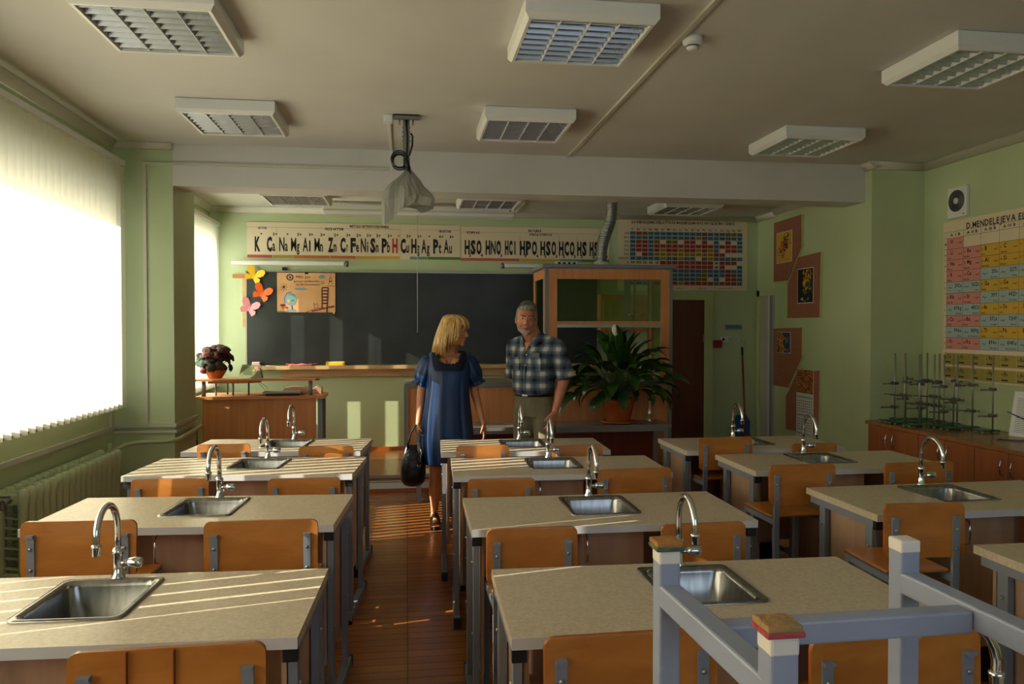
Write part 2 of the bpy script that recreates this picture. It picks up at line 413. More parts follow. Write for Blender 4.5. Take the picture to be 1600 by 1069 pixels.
struct('wall_right_rear', MB().m('wall').box(4.08, 4.7, 7.9, YW, 0, ZC))
struct('wall_front', MB().m('wall').box(XL-.3, XR+.3, -2.3, -2.1, 0, ZC))
# cornices
def crown(s, p, q, out, z, w=.06):
    p, q, out = V(p), V(q), V(out)
    prof = [(0, 0), (w, 0), (w, -.012), (w*.55, -.03), (.014, -w*.9), (0, -w)]
    s.loft([[c + out*a + V((0, 0, z+b)) for a, b in prof] for c in (p, q)])
s = MB().m('crown'); crown(s, (XL, -2.1, 0), (XL, 6.30, 0), (1,0,0), ZC); crown(s, (XL, 6.30, 0), (-1.80, 6.30, 0), (0,-1,0), ZC, .05); struct('trim_1', s)
s = MB().m('crown'); crown(s, (XR, -2.1, 0), (XR, 6.2, 0), (-1,0,0), ZC); crown(s, (4.0, 6.2, 0), (XR, 6.2, 0), (0,-1,0), ZC); crown(s, (4.0, 6.14, 0), (4.0, 6.3, 0), (-1,0,0), ZC); struct('trim_2', s)
s = MB().m('crown'); crown(s, (XLB, YW, 0), (4.08, YW, 0), (0,-1,0), 2.79, .06); struct('trim_3', s)
s = MB().m('crown'); crown(s, (XLB, 6.9, 0), (XLB, YW, 0), (1,0,0), 2.79, .06); crown(s, (4.0, 6.6, 0), (4.0, 7.96, 0), (-1,0,0), 2.79); crown(s, (4.08, 7.96, 0), (4.08, YW, 0), (-1,0,0), 2.79, .06); struct('trim_4', s)
s = MB().m('ply2').box(XLB, 2.98, YW-.02, YW, .15, .19).box(3.52, 4.08, YW-.02, YW, .15, .19); struct('baseboard_back', s)
# windows: sill, frames, panes
def window(n, x, y0, y1, z0, z1, k):
    o = struct('window_%d' % n, MB().m('white').box(x-.16, x-.1, y0, y1, z0, z0+.07).box(x-.16, x-.1, y0, y1, z1-.07, z1).box(x-.16, x-.1, y0, y0+.07, z0+.07, z1-.07).box(x-.16, x-.1, y1-.07, y1, z0+.07, z1-.07))
    m = MB().m('white')
    for i in range(1, k): m.box(x-.155, x-.105, y0+(y1-y0)*i/k-.03, y0+(y1-y0)*i/k+.03, z0+.07, z1-.07)
    m.build('mullion', o)
    for i in range(k):
        a = y0+(y1-y0)*i/k+.03; b = y0+(y1-y0)*(i+1)/k-.03
        MB().m('winglass').box(x-.135, x-.13, a+.04 if i == 0 else a, b-.04 if i == k-1 else b, z0+.07, z1-.07).build('window_pane', o)
    MB().m('white').box(x-.1, x+.03, y0+.001, y1-.001, z0-.02, z0+.002).build('window_sill', o)
window(1, XL, -.6, 6.1, .98, 2.47, 2)
window(2, XLB, 7.0, 8.42, .98, 2.42, 2)
# ---- vertical blinds
def blinds(label, x, y0, y1, z0, z1, openness):
    t = thing('vertical_blind', label, 'blind', (x, (y0+y1)/2, z0)); oy = (y0+y1)/2
    MB().m('white').box(-.03, .03, y0-oy, y1-oy, z1-z0, z1-z0+.035).build('headrail', t)
    s = MB().m('blind'); c = MB().m('greyedge'); n = int((y1-y0)/.09)
    for i in range(n):
        y = y0 + .045 + i*.09
        a = math.radians(openness(y)); w = .1/2; H = z1-z0-.012
        for_y, for_x = w*math.cos(a), w*math.sin(a)
        # fabric bows very slightly across its width
        ps = [(for_x*k+.004*(1-k*k), for_y*k) for k in (-1, -.4, .4, 1)]
        vb = [s.bm.verts.new((px, y-oy+py, 0)) for px, py in ps]; vt = [s.bm.verts.new((px, y-oy+py, H)) for px, py in ps]
        for k in range(3): s.vface([vb[k], vb[k+1], vt[k+1], vt[k]], True)
        c.tube([(0, y-oy, H), (0, y-oy, H+.014)], .004, 5)
        if i: # bead chain sagging between neighbouring slats
            c.tube([(.004, y-.09-oy, .03), (.012, y-.06-oy, .012), (.012, y-.03-oy, .012), (.004, y-oy, .03)], .0018, 4)
        c.box(-.012, .012, y-oy-.036, y-oy+.036, .0, .012, Matrix.Rotation(0, 4, 'Z'))
    s.build('slat', t); c.build('bead_chain', t)
    return t
def open_front(y):
    if y > 3.45: return 43 + 2*math.sin(y*9)
    if y > 2.3: return 15
    if y > 1.7: return 27 + 3*math.sin(y*11)
    return 15
blinds('wide cream vertical blind over the long window beside the radiator', -2.13, -.7, 6.16, .9, 2.72, open_front)
blinds('narrow cream vertical blind behind the pillar and the teacher desk', -1.985, 6.98, 8.5, .885, 2.575, lambda y: 42)
# ---- trunking, pipes
s = MB().m('trunk')
s.box(XL, XL+.02, -2, 6.3, .715, .745)
s.box(XL, XL+.018, 6.21, 6.24, .745, .9)
s.box(XL, -1.80, 6.28, 6.3, .68, .70).box(XL, -1.801, 6.272, 6.3, .725, .75).box(-1.80, -1.78, 6.27, 6.9, .725, .75).box(-1.80, -1.78, 6.28, 6.9, .68, .70)
s.box(-2.02, -1.995, 6.285, 6.3, .75, 2.78).box(-1.995, -1.80, 6.285, 6.3, 2.76, 2.779).box(-1.799, -.132, 6.282, 6.3, 2.765, 2.785)
tag(s.build('cable_trunking'), 'white plastic cable trunking running round the left pillar and under the window', 'cable trunking')
s = MB().m('trunk').box(1.325, 1.35, .5, 6.3, ZC-.014, ZC)
tag(s.build('cable_trunking'), 'straight white cable trunking along the ceiling past the smoke detector', 'cable trunking')
s = MB().m('trunk').box(1.2, 1.225, 7.0, 8.48, 2.776, 2.79)
tag(s.build('cable_trunking'), 'short white cable trunking on the rear ceiling beside the screen case', 'cable trunking')
s = MB().m('pipe', True)
pp = [(-2.12, 5.88, .6), (-2.12, 6.02, .6), (-2.1, 6.08, .615), (-2.06, 6.18, .62), (-1.95, 6.23, .62), (-1.84, 6.235, .622), (-1.765, 6.28, .63), (-1.75, 6.4, .64), (-1.75, 6.88, .655)]
s.tube(pp, .017, 10); tag(s.build('heating_pipe'), 'green painted heating pipe bending from the radiator round the pillar', 'pipe')
# ---- cast iron radiator
rad = thing('radiator', 'green painted cast iron radiator of many columns under the window', 'radiator', (-2.12, 5.15, 0))
s = MB().m('pipe', True); n = 17
for i in range(n):
    y = -.68 + i*.085
    for dx in (-.055, .055):
        rings = []
        for z, ry, rx in ((.1, .02, .02), (.12, .034, .03), (.2, .036, .022), (.35, .034, .02), (.52, .036, .022), (.585, .036, .034), (.615, .026, .03), (.625, .01, .012)):
            rings.append([(dx+rx*math.cos(2*PI*k/8), y+ry*math.sin(2*PI*k/8), z) for k in range(8)])
        s.loft(rings)
    s.box(-.06, .06, y-.03, y+.03, .54, .6, bev=.012).box(-.06, .06, y-.03, y+.03, .12, .17, bev=.012)
    for k in range(6): s.bar((-.05, y, .2+.055*k), (.05, y, .185+.055*k), .03, .006)
s.build('radiator_column', rad)
MB().m('dull', True).tube([(0, -.7, .57), (0, -.78, .57)], .016, 8).tube([(0, -.77, .57), (.0, -.79, .535)], .01, 8).tube([(-.025, -.755, .6), (.025, -.755, .6)], .006, 6).build('drain_tap', rad)
MB().m('pipe', True).tube([(0, .7, .6), (0, .735, .6)], .024, 10).lathe([(.012, 0), (.018, .01), (.012, .025), (.02, .04), (.006, .05)], (0, .715, .62), 10).build('valve', rad)
MB().m('pipe').box(-.12, .02, -.5, -.48, .09, .12).box(-.12, .02, .5, .52, .09, .12).build('wall_bracket', rad)

# ================================================================== CEILING FITTINGS
def make_light():
    t = thing('ceiling_light', 'x', 'ceiling light')
    w, h = .30, .09
    s = MB().m('white')
    o0 = [(-w, -w), (w, -w), (w, w), (-w, w)]
    def ring(k, z): return [(a*k/w, b*k/w, z) for a, b in o0]
    s.loft([ring(w-.008, 0), ring(w, -.006), ring(w, -h+.022), ring(w-.018, -h), ring(w-.032, -h), ring(w-.034, -h+.012), ring(w-.034, -.02)], caps=(True, False), smooth=False)
    s.build('housing', t)
    q = w-.034
    r = MB().m('blade')
    M_ = MB().m('reflector', True)
    # four reflector troughs above the blades
    for b in range(4):
        x0 = -q + b*2*q/4; x1 = x0 + 2*q/4
        M_.loft([[(x0+(x1-x0)*i/8, y, -.02-.03*abs(2*i/8-1)**2) for i in range(9)] for y in (-q, q)], closed=False)
    M_.build('reflector', t)
    for b in range(1, 4):
        x = -q + b*2*q/4
        r.m('white'); r.loft([[(x-.007, y, -.03), (x-.0015, y, -h+.004), (x+.0015, y, -h+.004), (x+.007, y, -.03)] for y in (-q, q)], closed=False, smooth=False)
    r.m('blade')
    for b in range(4):
        x0 = -q + b*2*q/4; x1 = x0+2*q/4
        for i in range(8):
            y = -q + (i+.5)*2*q/8
            for sg in (-1, 1):   # V shaped blade with scalloped ends
                r.face([(x0+.004, y+sg*.014, -.045), (x1-.004, y+sg*.014, -.045), (x1-.004, y, -h+.006), (x0+.004, y, -h+.006)])
                r.face([(x0+.004, y+sg*.014, -.045), (x0+.004, y, -h+.006), (x0+.02, y+sg*.002, -.05)])
    r.build('louvre_grid', t)
    u = MB().m('white', True)
    for b in range(4):
        x = -q + (b+.5)*2*q/4; u.tube([(x, -q, -.04), (x, q, -.04)], .008, 8)
    u.build('fluorescent_tube', t)
    return t
L0 = make_light()
lights = [(-1.10, 3.70, ZC, 'nearest louvred ceiling light over the window side'), (-1.12, 5.32, ZC, 'louvred ceiling light over the window side, just before the beam'),
 (.81, 3.59, ZC, 'nearest louvred ceiling light in the middle, left of the smoke detector'), (.80, 5.24, ZC, 'louvred ceiling light right of the hanging projector, just before the beam'),
 (2.92, 3.68, ZC, 'nearest louvred ceiling light on the right, catching warm glints in its blades'), (2.95, 5.42, ZC, 'louvred ceiling light on the right just before the beam'),
 (-1.03, 7.52, 2.79, 'louvred light beyond the beam on the window side, over the teacher desk'), (.80, 7.52, 2.79, 'louvred light beyond the beam above the screen case'),
 (2.85, 7.66, 2.79, 'louvred light beyond the beam right of the foil duct')]
for i, (x, y, z, lab) in enumerate(lights):
    o = L0 if i == 0 else copy_tree(L0)
    o.location = (x, y, z); o['label'] = lab; o['group'] = 'louvred ceiling lights'
# smoke detector
t = thing('smoke_detector', 'small round white smoke detector on the ceiling', 'smoke detector', (1.40, 3.66, ZC))
MB().m('white').lathe([(.05, 0), (.05, -.014), (.046, -.03), (.034, -.04)], n=24).build('base', t)
MB().m('white').lathe([(.03, -.046), (.028, -.056), (.012, -.062)], n=20).m('black').lathe([(.026, -.04), (.026, -.046)], n=20).build('sensor_cap', t)
# projector hung in a plastic bag
t = thing('projector', 'ceiling projector wrapped in a cloudy plastic bag on its metal pole', 'projector', (0, 5.28, ZC))
s = MB().m('dull').box(-.085, .085, -.06, .06, -.008, 0).box(-.085, .085, -.06, -.055, -.035, 0).box(-.05, -.04, -.05, .05, -.045, -.008).box(.04, .05, -.05, .05, -.045, -.008); s.build('ceiling_plate', t)
s = MB().m('dull').bar((0, 0, -.02), (0, 0, -.36), .045, .03).bar((-.0, 0, -.3), (0, 0, -.47), .03, .02)
for k in range(4): s.box(-.028, .028, -.004, .004, -.08-.03*k, -.07-.03*k)
s.build('pole', t)
s = MB().m('black', True)
for k, (R, dz) in enumerate(((.05, 0), (.057, .006), (.045, -.008), (.053, -.012))):
    s.tube([(-.045+R*math.cos(a*PI/9), -.03+.004*k, -.3+dz+R*math.sin(a*PI/9)) for a in range(19)], .005, 6)
s.tube([(.0, -.025, -.02), (.008, -.03, -.15), (.002, -.03, -.28), (.02, -.03, -.38)], .006, 6)
s.tube([(.02, -.03, -.27), (.04, -.03, -.2), (.042, -.03, -.14), (.03, -.03, -.12)], .007, 6)
s.cap((0, -.03, -.3), (.012, -.03, -.36), .02, .014).cap((.01, -.03, -.33), (.03, -.03, -.4), .01, .004)
s.build('black_cable', t)
s = MB().m('trunk').box(-.11, .10, -.065, .09, -.585, -.505, bev=.02).m('black').lathe([(.03, 0), (.03, .01)], T=Matrix.Translation((.04, -.065, -.545)) @ Matrix.Rotation(PI/2, 4, 'X')); s.build('projector_body', t)
s = MB().m('plastic', False); n = 44; rings = []
prof = [(-.33, .014, .012, 0), (-.36, .022, .02, 0), (-.395, .05, .045, 0), (-.425, .078, .07, -.004), (-.455, .11, .095, -.008), (-.485, .138, .12, -.006), (-.515, .16, .135, .0), (-.545, .175, .15, 0), (-.57, .172, .145, 0), (-.6, .165, .135, -.01)]
tri = lambda q: 2*abs((q/PI) % 2-1)-1
rnd = random.Random(3)
ph = [rnd.random()*6 for _ in range(12)]
for j, (z, rx, ry, cx) in enumerate(prof):
    r_ = []
    for k in range(n):
        a = 2*PI*k/n; f = 1 + .07*tri(6*a+ph[0]+.25*j) + .05*tri(11*a+ph[1]+.5*j) + .025*tri(17*a+ph[2]+j)
        sq = 1/max(abs(math.cos(a)), abs(math.sin(a)))**.45
        x, y = rx*f*sq*math.cos(a)+cx, ry*f*sq*math.sin(a)+.01; zz = z
        if j >= 7: zz -= .05*max(0, math.cos(a-PI*1.2))**4 * (j-6) - .01*math.sin(5*a)
        if x > .08: zz += -.02*(j > 2)
        r_.append((x+.012, y, zz))
    rings.append(r_)
s.loft(rings, caps=(False, False), smooth=False); s.build('plastic_bag', t)
s = MB().m('white').box(-.15, -.09, 5.24, 5.3, ZC-.05, ZC, bev=.004).box(-.13, -.11, 5.3, 6.3, ZC-.012, ZC).box(-.13, -.11, 6.28, 6.299, 2.765, ZC-.012)
tag(s.build('junction_box'), 'white junction box and trunking on the ceiling beside the projector mount', 'junction box')

# ================================================================== BLACKBOARD WALL
BO, BU, BV = (0, YW, 0), (1,0,0), (0,0,1)
def wy(d): return YW - d
# blackboard
t = thing('blackboard', 'long dark blackboard with a thin aluminium frame', 'blackboard', (.2, wy(.0), 1.05))
def bx(mb, x0, x1, y0, y1, z0, z1, T=(.2, YW, 1.05)): return mb.box(x0-T[0], x1-T[0], y0-T[1], y1-T[1], z0-T[2], z1-T[2])
s = MB().m('board'); bx(s, -1.69, 2.14, wy(.04), wy(.012), 1.10, 2.10); s.build('writing_surface', t)
s = MB().m('alu'); bx(s, -1.70, 2.15, wy(.045), wy(.01), 2.10, 2.113); bx(s, -1.705, -1.69, wy(.045), wy(.01), 1.09, 2.113); bx(s, 2.14, 2.155, wy(.045), wy(.01), 1.09, 2.113); s.build('frame', t)
s = MB().m('board')
for x in (-.34, 1.0): bx(s, x-.002, x+.002, wy(.041), wy(.039), 1.10, 2.10)
s.build('panel_joint', t)
s = MB().m('black')
for x in (-1.30,): bx(s, x-.025, x+.025, wy(.03), wy(.0), 2.113, 2.15)
s.build('hanging_clip', t)
t = thing('chalk_tray', 'pale wooden chalk ledge below the blackboard', 'chalk tray', (0, YW, 1.0))
s = MB().m('palewood').box(-1.69, 2.14, -.16, -.005, .055, .085).box(-1.69, 2.14, -.16, -.15, .085, .095); s.build('ledge', t)
s = MB().m('palewood').box(-1.34, 2.1, -.05, -.005, -.03, .05)
for x in (-1.27, -.9, .3, 1.2): s.m('dull').lathe([(.006, 0), (.004, .004)], T=Matrix.Translation((x, -.05, .01)) @ Matrix.Rotation(PI/2, 4, 'X'), n=8).m('palewood')
s.build('support_rail', t)
zt = 1.085
o = MB().m('pinkpaper').box(-.04, .04, -.03, .03, 0, .05, bev=.006).m('trunk').box(-.038, .038, -.028, .028, .05, .052).build('chalk_box'); o.location = (-1.585, wy(.1), zt); tag(o, 'small pink chalk box at the window end of the chalk ledge', 'chalk box')
for k, (x, a) in enumerate(((-1.45, .2), (-1.40, -.3))):
    o = MB().m('white').lathe([(.006, -.035), (.006, .035)], T=Matrix.Rotation(PI/2, 4, 'Y'), n=8).build('chalk_stick'); o.location = (x, wy(.11), zt+.006); o.rotation_euler.z = a
    tag(o, 'white chalk stick beside the pink box on the ledge', 'chalk', 'chalk sticks on the ledge')
s = MB().m('rag', True); rings = []
for i in range(9):
    x = -.13+.26*i/8
    rings.append([(x, .035*math.cos(2*PI*k/10), .016+(.014+.006*math.sin(i*1.9))*math.sin(2*PI*k/10)) for k in range(10)])
s.loft(rings); s.cap((.1, 0, .02), (.17, .01, .03), .008, .006).cap((-.1, 0, .02), (-.16, .01, .028), .008, .006)
o = s.build('blackboard_cloth'); o.location = (-1.12, wy(.1), zt-.001); tag(o, 'crumpled pink cloth lying on the chalk ledge', 'cloth')
o = MB().m('yellowsponge').box(-.1, .1, -.03, .03, 0, .05, bev=.008).build('sponge'); o.location = (-.76, wy(.1), zt); tag(o, 'yellow sponge block on the chalk ledge', 'sponge')
# T-square ruler hung on the wall at the end of the board
t = thing('drawing_ruler', 'wooden T-shaped board ruler hanging at the window end of the blackboard', 'ruler', (-1.74, wy(.0), 1.5))
MB().m('ply').box(-.10, .05, -.02, -.003, .53, .57).build('crosspiece', t)
MB().m('palewood').box(0, .03, -.015, -.003, 0, .53).m('ply').box(.03, .045, -.02, -.003, 0, .53).build('blade', t)
# butterflies
def butterfly(key, x, z, lab, a=0.):
    t = thing('paper_butterfly', lab, 'paper butterfly', (x, wy(.048), z), group='paper butterflies on the board edge'); t.rotation_euler = (0, a, 0)
    up = [(0, .0), (.01, .05), (.04, .085), (.075, .09), (.095, .07), (.09, .03), (.06, .0), (.03, -.01)]
    lo = [(0, 0), (.04, -.01), (.075, -.015), (.08, -.045), (.055, -.08), (.035, -.065), (.012, -.05), (0, -.03)]
    for sg in (-1, 1):
        s = MB().m(key)
        for poly in (up, lo):
            f = [V((sg*(.003+px), -.002-.28*px, pz)) for px, pz in poly]
            s.face(f if sg > 0 else f[::-1])
        s.build('wing', t)
    MB().m(key, True).cap((0, -.002, -.04), (0, -.002, .045), .006, .005).build('body', t)
butterfly('yellowpaper', -1.61, 2.06, 'yellow paper butterfly at the top corner of the blackboard', .45)
butterfly('orangepaper', -1.53, 1.87, 'orange paper butterfly below the yellow one on the blackboard', .45)
butterfly('pinkpaper', -1.66, 1.715, 'pink paper butterfly lowest at the edge of the blackboard', .4)
# kraft poster with drawings
t = thing('kraft_poster', 'kraft paper poster with a drawn globe, ladder and mushrooms on the blackboard', 'poster', (-1.375, wy(.052), 1.665))
s = MB().m('kraft').box(0, .61, 0, .003, 0, .425); s.build('sheet', t)
s = MB(); O = (0, -.001, 0)
s.m('brick'); 
def st(key, pts, tt=.006, l=.0008): stroke(s, key, O, BU, BV, pts, tt, l)
def dc(key, a, b, ra, rb=None, l=.0006): disc(s, key, O, BU, BV, a, b, ra, rb, l)
dc('tblue', .14, .14, .062, .068, .0004); dc('teal', .15, .16, .03, .035, .0006); dc('ochre', .12, .12, .014, .02, .0006); dc('green', .165, .125, .016, .012, .0006)
st('darkblue', [(.085, .10), (.077, .15), (.1, .205), (.15, .22)], .006); st('darkblue', [(.15, .07), (.16, .03)], .01); dc('tblue', .155, .02, .045, .015)
dc('brick', .06, .075, .03, .014); rect(s, 'tred', O, BU, BV, .053, .067, .035, .07, .0005); dc('brick', .1, .05, .017, .009); rect(s, 'tred', O, BU, BV, .096, .104, .02, .045, .0005)
rect(s, 'green', O, BU, BV, .0, .12, .0, .014, .0004)
st('brick', [(.47, .04), (.47, .265)], .014); st('brick', [(.52, .0), (.535, .27)], .016)
for k in range(6): rect(s, 'ink', O, BU, BV, .472, .528, .09+.034*k, .104+.034*k, .001)
st('brick', [(.36, .01), (.44, .03), (.6, .07)], .014); st('brick', [(.3, .0), (.42, .045), (.6, .055)], .006); st('brick', [(.39, .04), (.38, .1), (.4, .08), (.42, .1), (.43, .04)], .004)
dc('tblue', .25, .25, .07, .012, .0004); dc('tblue', .47, .385, .035, .02, .0004); dc('green', .475, .32, .018); dc('ochre', .475, .32, .01, None, .0009)
st('brick', [(.545, .3), (.55, .37), (.57, .37), (.575, .3)], .005); st('brick', [(.56, .37), (.56, .405)], .004); st('brick', [(.525, .285), (.6, .285)], .006); st('brick', [(.545, .335), (.575, .335)], .012)
dc('darkblue', .135, .375, .038, .036); dc('kraft', .135, .375, .024, .022, .0009); dc('ink', .135, .375, .012, .012, .0012); dc('ochre', .095, .385, .02, .02, .0003)
for k in range(8): st('ink', [(.07, .27), (.07+.045*math.cos(k*PI/4), .27+.045*math.sin(k*PI/4))], .0025)
dc('ink', .07, .27, .01); s.m('ink')
O2 = (0, -.002, 0)
write(s, 'Mēs jau', (.27, -.002, .37), BU, BV, .026, width=.15); write(s, 'gatavi zināšanām', (.31, -.002, .325), BU, BV, .02, width=.27); write(s, 'un brīnumiem!', (.32, -.002, .29), BU, BV, .02, width=.25)
s.build('drawing', t)
MB().m('black').box(.29, .325, -.006, .006, .41, .432, bev=.002).build('clip', t)
MB().m('yellowpaper').box(.585, .6, -.003, .004, -.018, .004).build('magnet', t)
# long chart: metals and acids
def long_strip(name, lab, x0, x1, z0, z1, build_text):
    t = thing(name, lab, 'chart', ((x0+x1)/2, wy(.003), z0)); W = (x1-x0)/2
    MB().m('paper').box(-W, W, -.006, 0, 0, z1-z0).build('sheet', t)
    s = MB(); build_text(s, W, z1-z0); s.build('printing', t); return t
def metals(s, W, H):
    O = (-W, -.0065, 0); Of = V(O)
    L = 2*W
    X = lambda f: f*L
    cols = [('red', 0, .12), ('tolive', .12, .25), ('orange', .25, .42), ('ochre', .42, .70)]
    cols = [('tred', 0, .115), ('khaki', .115, .21), ('orange', .21, .38), ('orange', .38, .5), ('ochre', .5, .71), ('teal', .755, .84), ('green', .84, 1.)]
    for k, a, b in cols: rect(s, k, O, BU, BV, X(a)+.004, X(b), .0, .03, .0006)
    s.m('ink'); sy = [('K', '+'), ('Ca', '2+'), ('Na', '+'), ('Mg', '2+'), ('Al', '3+'), ('Mn', '2+'), ('Zn', '2+'), ('Cr', '3+'), ('Fe', '2+'), ('Ni', '2+'), ('Sn', '2+'), ('Pb', '2+'), ('H', '+'), ('Cu', '2+'), ('Hg', '2+'), ('Ag', '+'), ('Pt', '4+'), ('Au', '3+')]
    pos = [402, 423, 442, 460, 478, 496, 517, 536, 552, 568, 583, 601, 615, 631, 648, 664, 683, 700]
    for (e, c), px in zip(sy, pos):
        s.m('redink' if e == 'H' else 'ink'); x = (px-386)/334*L
        w = .056 if len(e) > 1 else .058
        write(s, e[0], Of+V((x-(.02 if len(e) > 1 else 0), -.001, .075)), BU, BV, .15, bold=.05, width=w)
        if len(e) > 1: write(s, e[1:], Of+V((x+.026, -.0012, .075)), BU, BV, .12, bold=True, width=.030 if e[1] not in 'lri' else .014)
        write(s, c, Of+V((x+.04, -.001, .24)), BU, BV, .03, bold=.04)
    s.m('ink'); write(s, 'METĀLU AKTIVITĀTES RINDA', Of+V((X(.565), -.001, .337)), BU, BV, .028, bold=.04, width=.42)
    write(s, 'AKTĪVIE', Of+V((X(.07), -.001, .305)), BU, BV, .025, bold=.04, width=.09)
    write(s, 'VIDĒJI AKTĪVIE', Of+V((X(.40), -.001, .305)), BU, BV, .025, bold=.04, width=.2)
    write(s, 'NEAKTĪVIE', Of+V((X(.925), -.001, .3)), BU, BV, .025, bold=.04, width=.13)
    for a in (.135, .71, .755): stroke(s, 'ink', O, BU, BV, [(X(a), .04), (X(a), .325)], .0015, .0007)
    for a, b in ((0, .71), (.755, 1)): stroke(s, 'ink', O, BU, BV, [(X(a), .325), (X(b), .325)], .0015, .0007)
def acids(s, W, H):
    O = (-W, -.0065, 0); Of = V(O); L = 2*W; X = lambda f: f*L
    for k, a, b in (('tred', 0, .39), ('ochre', .39, .66), ('teal', .66, .8), ('green', .8, 1)): rect(s, k, O, BU, BV, X(a), X(b)-.003, .0, .03, .0006)
    s.m('ink')
    fm = [('H', '2', 'SO', '4'), ('HNO', '3', '', ''), ('HCl', '', '', ''), ('H', '3', 'PO', '4'), ('H', '2', 'SO', '3'), ('H', '2', 'CO', '3'), ('H', '2', 'S', ''), ('H', '2', 'SiO', '3')]
    pos = [(725, 752), (757, 782), (787, 806), (810, 838), (842, 868), (871, 897), (900, 916), (920, 948)]
    for f, (a, b) in zip(fm, pos):
        xa, xb = (a-720)/232*L, (b-720)/232*L; n = sum(len(q) for q in (f[0], f[2])); u = (xb-xa)/n
        x = xa
        for q in f:
            if not q: continue
            if q.isdigit(): write(s, q, Of+V((x-.002, -.0013, .046)), BU, BV, .032, bold=.05, align='c')
            else:
                for ch in q:
                    write(s, ch, Of+V((x+u/2, -.001, .078)), BU, BV, .15, bold=(.05 if ch not in 'li' else True), width=(u*.86 if ch not in 'li' else .012)); x += u
    write(s, 'STIPRAS', Of+V((X(.08), -.001, .3)), BU, BV, .025, bold=.04, width=.14)
    write(s, 'SKĀBES', Of+V((X(.49), -.001, .33)), BU, BV, .025, bold=.04, width=.15)
    write(s, 'VIDĒJI STIPRAS', Of+V((X(.53), -.001, .29)), BU, BV, .025, bold=.04, width=.26)
    for a in (.39, .655, .78, .93): stroke(s, 'ink', O, BU, BV, [(X(a), .04), (X(a), .28 if a == .39 else .3)], .0015, .0007)
    stroke(s, 'ink', O, BU, BV, [(0, .318), (X(.45), .318)], .0015, .0007); stroke(s, 'ink', O, BU, BV, [(X(.58), .318), (X(.94), .318)], .0015, .0007)
long_strip('wall_chart', 'long wall chart of metal ion symbols above the blackboard', -1.692, .592, 2.252, 2.632, metals)
long_strip('wall_chart', 'long wall chart of acid formulas beside the foil duct', .598, 2.29, 2.245, 2.625, acids)
# solubility table
t = thing('wall_chart', 'coloured solubility table chart above the dark brown door', 'chart', (3.17, wy(.003), 1.93)); W = .775; H = .84
MB().m('paper').box(-W, W, -.006, 0, 0, H).build('sheet', t)
s = MB(); O = (-W, -.0065, 0); Of = V(O); s.m('ink')
write(s, 'SAVIENOJUMU RELATĪVĀS MOLEKULMASAS UN ŠĶĪDĪBA ŪDENĪ', Of+V((W*1.0, -.0006, H-.075)), BU, BV, .03, bold=.04, width=1.24)
heads = 'K+ Ba2+ Ca2+ Na+ Mg2+ Al3+ Mn2+ Zn2+ Cr3+ Fe2+ Ni2+ Sn2+ Pb2+ Fe3+ H+ Cu2+ Ag+ Hg2+ NH4+'.split()
rows = ['SO₄', 'NO₃', 'SO₃', 'PO₄', 'CO₃', 'SiO₃', 'CH₃COO', 'O', 'OH', 'Cl', 'Br', 'I', 'S']
rows = ['SO4', 'NO3', 'SO3', 'PO4', 'CO3', 'SiO3', 'CH3COO', 'O', 'OH', 'Cl', 'Br', 'I', 'S']
grid = ['BRGBBBBBBBBBRBBBGGB', 'BBBBBBBBBBBYBBBBBBB', 'BRRBG.GG.RR.R.B.R.B', 'BRRBRRRRRRRRRRBRRRB', 'BRRBRYRRYRRYRYB.RRB', 'B.RBYYYYYYYYYYRR...', 'BBBBBYBBYBB.BYBBBBB', '.....RRRRRRRRR.RRR.', '.....RRRRRRRRR.R..B', 'BBBBBBBBBBBBGBBBRBB', 'BBBBBBBBBBBBGBBBRGB', 'BBBBBBBBBBBGG.B.RRB', 'BBBBRRRRYRRRRRBRRRB']
nums = ['174 233 136 142 120 342 151 161 392 152 155 215 303 400 98 160 312 297 132', '101 261 164 85 148 213 179 189 238 180 183 243 331 242 63 188 170 325 80', '158 217 120 126 104 . 135 145 . 136 139 . 287 . 82 . 296 . 116', '212 601 310 164 262 122 355 385 147 358 367 547 811 151 98 380 419 793 149', '138 197 100 106 84 234 115 125 284 116 119 179 267 292 62 . 276 261 96', '154 . 116 122 100 282 131 141 332 132 135 195 283 340 78 140 . . .', '98 255 158 82 142 204 173 183 229 174 177 . 325 233 60 182 167 319 77', '94 153 56 62 40 102 71 81 152 72 75 135 223 160 18 80 232 217 .', '56 171 74 40 58 78 89 99 103 90 93 153 241 107 18 98 . . 35', '75 208 111 58 95 133 126 136 158 127 130 190 278 162 36 135 143 272 53', '119 297 200 103 184 267 215 225 292 216 219 279 367 296 81 224 188 361 98', '166 391 294 150 278 408 309 319 433 310 313 373 461 . 128 . 235 455 145', '110 169 72 78 56 150 87 97 200 88 91 151 239 208 34 96 248 233 68']
cm = {'B': 'tblue', 'R': 'tred', 'G': 'tolive', 'Y': 'tyel'}
cw, rh, gx, gy = .0715, .0475, .135, H-.165
for i, g in enumerate(grid):
    for j, c in enumerate(g):
        if c in cm: rect(s, cm[c], O, BU, BV, gx+j*cw+.002, gx+(j+1)*cw-.002, gy-(i+1)*rh+.002, gy-i*rh-.002, .0004)
    s.m('ink')
    for j, n_ in enumerate(nums[i].split()):
        if n_ != '.': write(s, n_, Of+V((gx+(j+.5)*cw, -.001, gy-(i+1)*rh+.012)), BU, BV, .026, bold=.05, width=min(.054, .02*len(n_)))
    write(s, rows[i], Of+V((gx-.012, -.001, gy-(i+1)*rh+.012)), BU, BV, .024, bold=True, align='r', sx=.8)
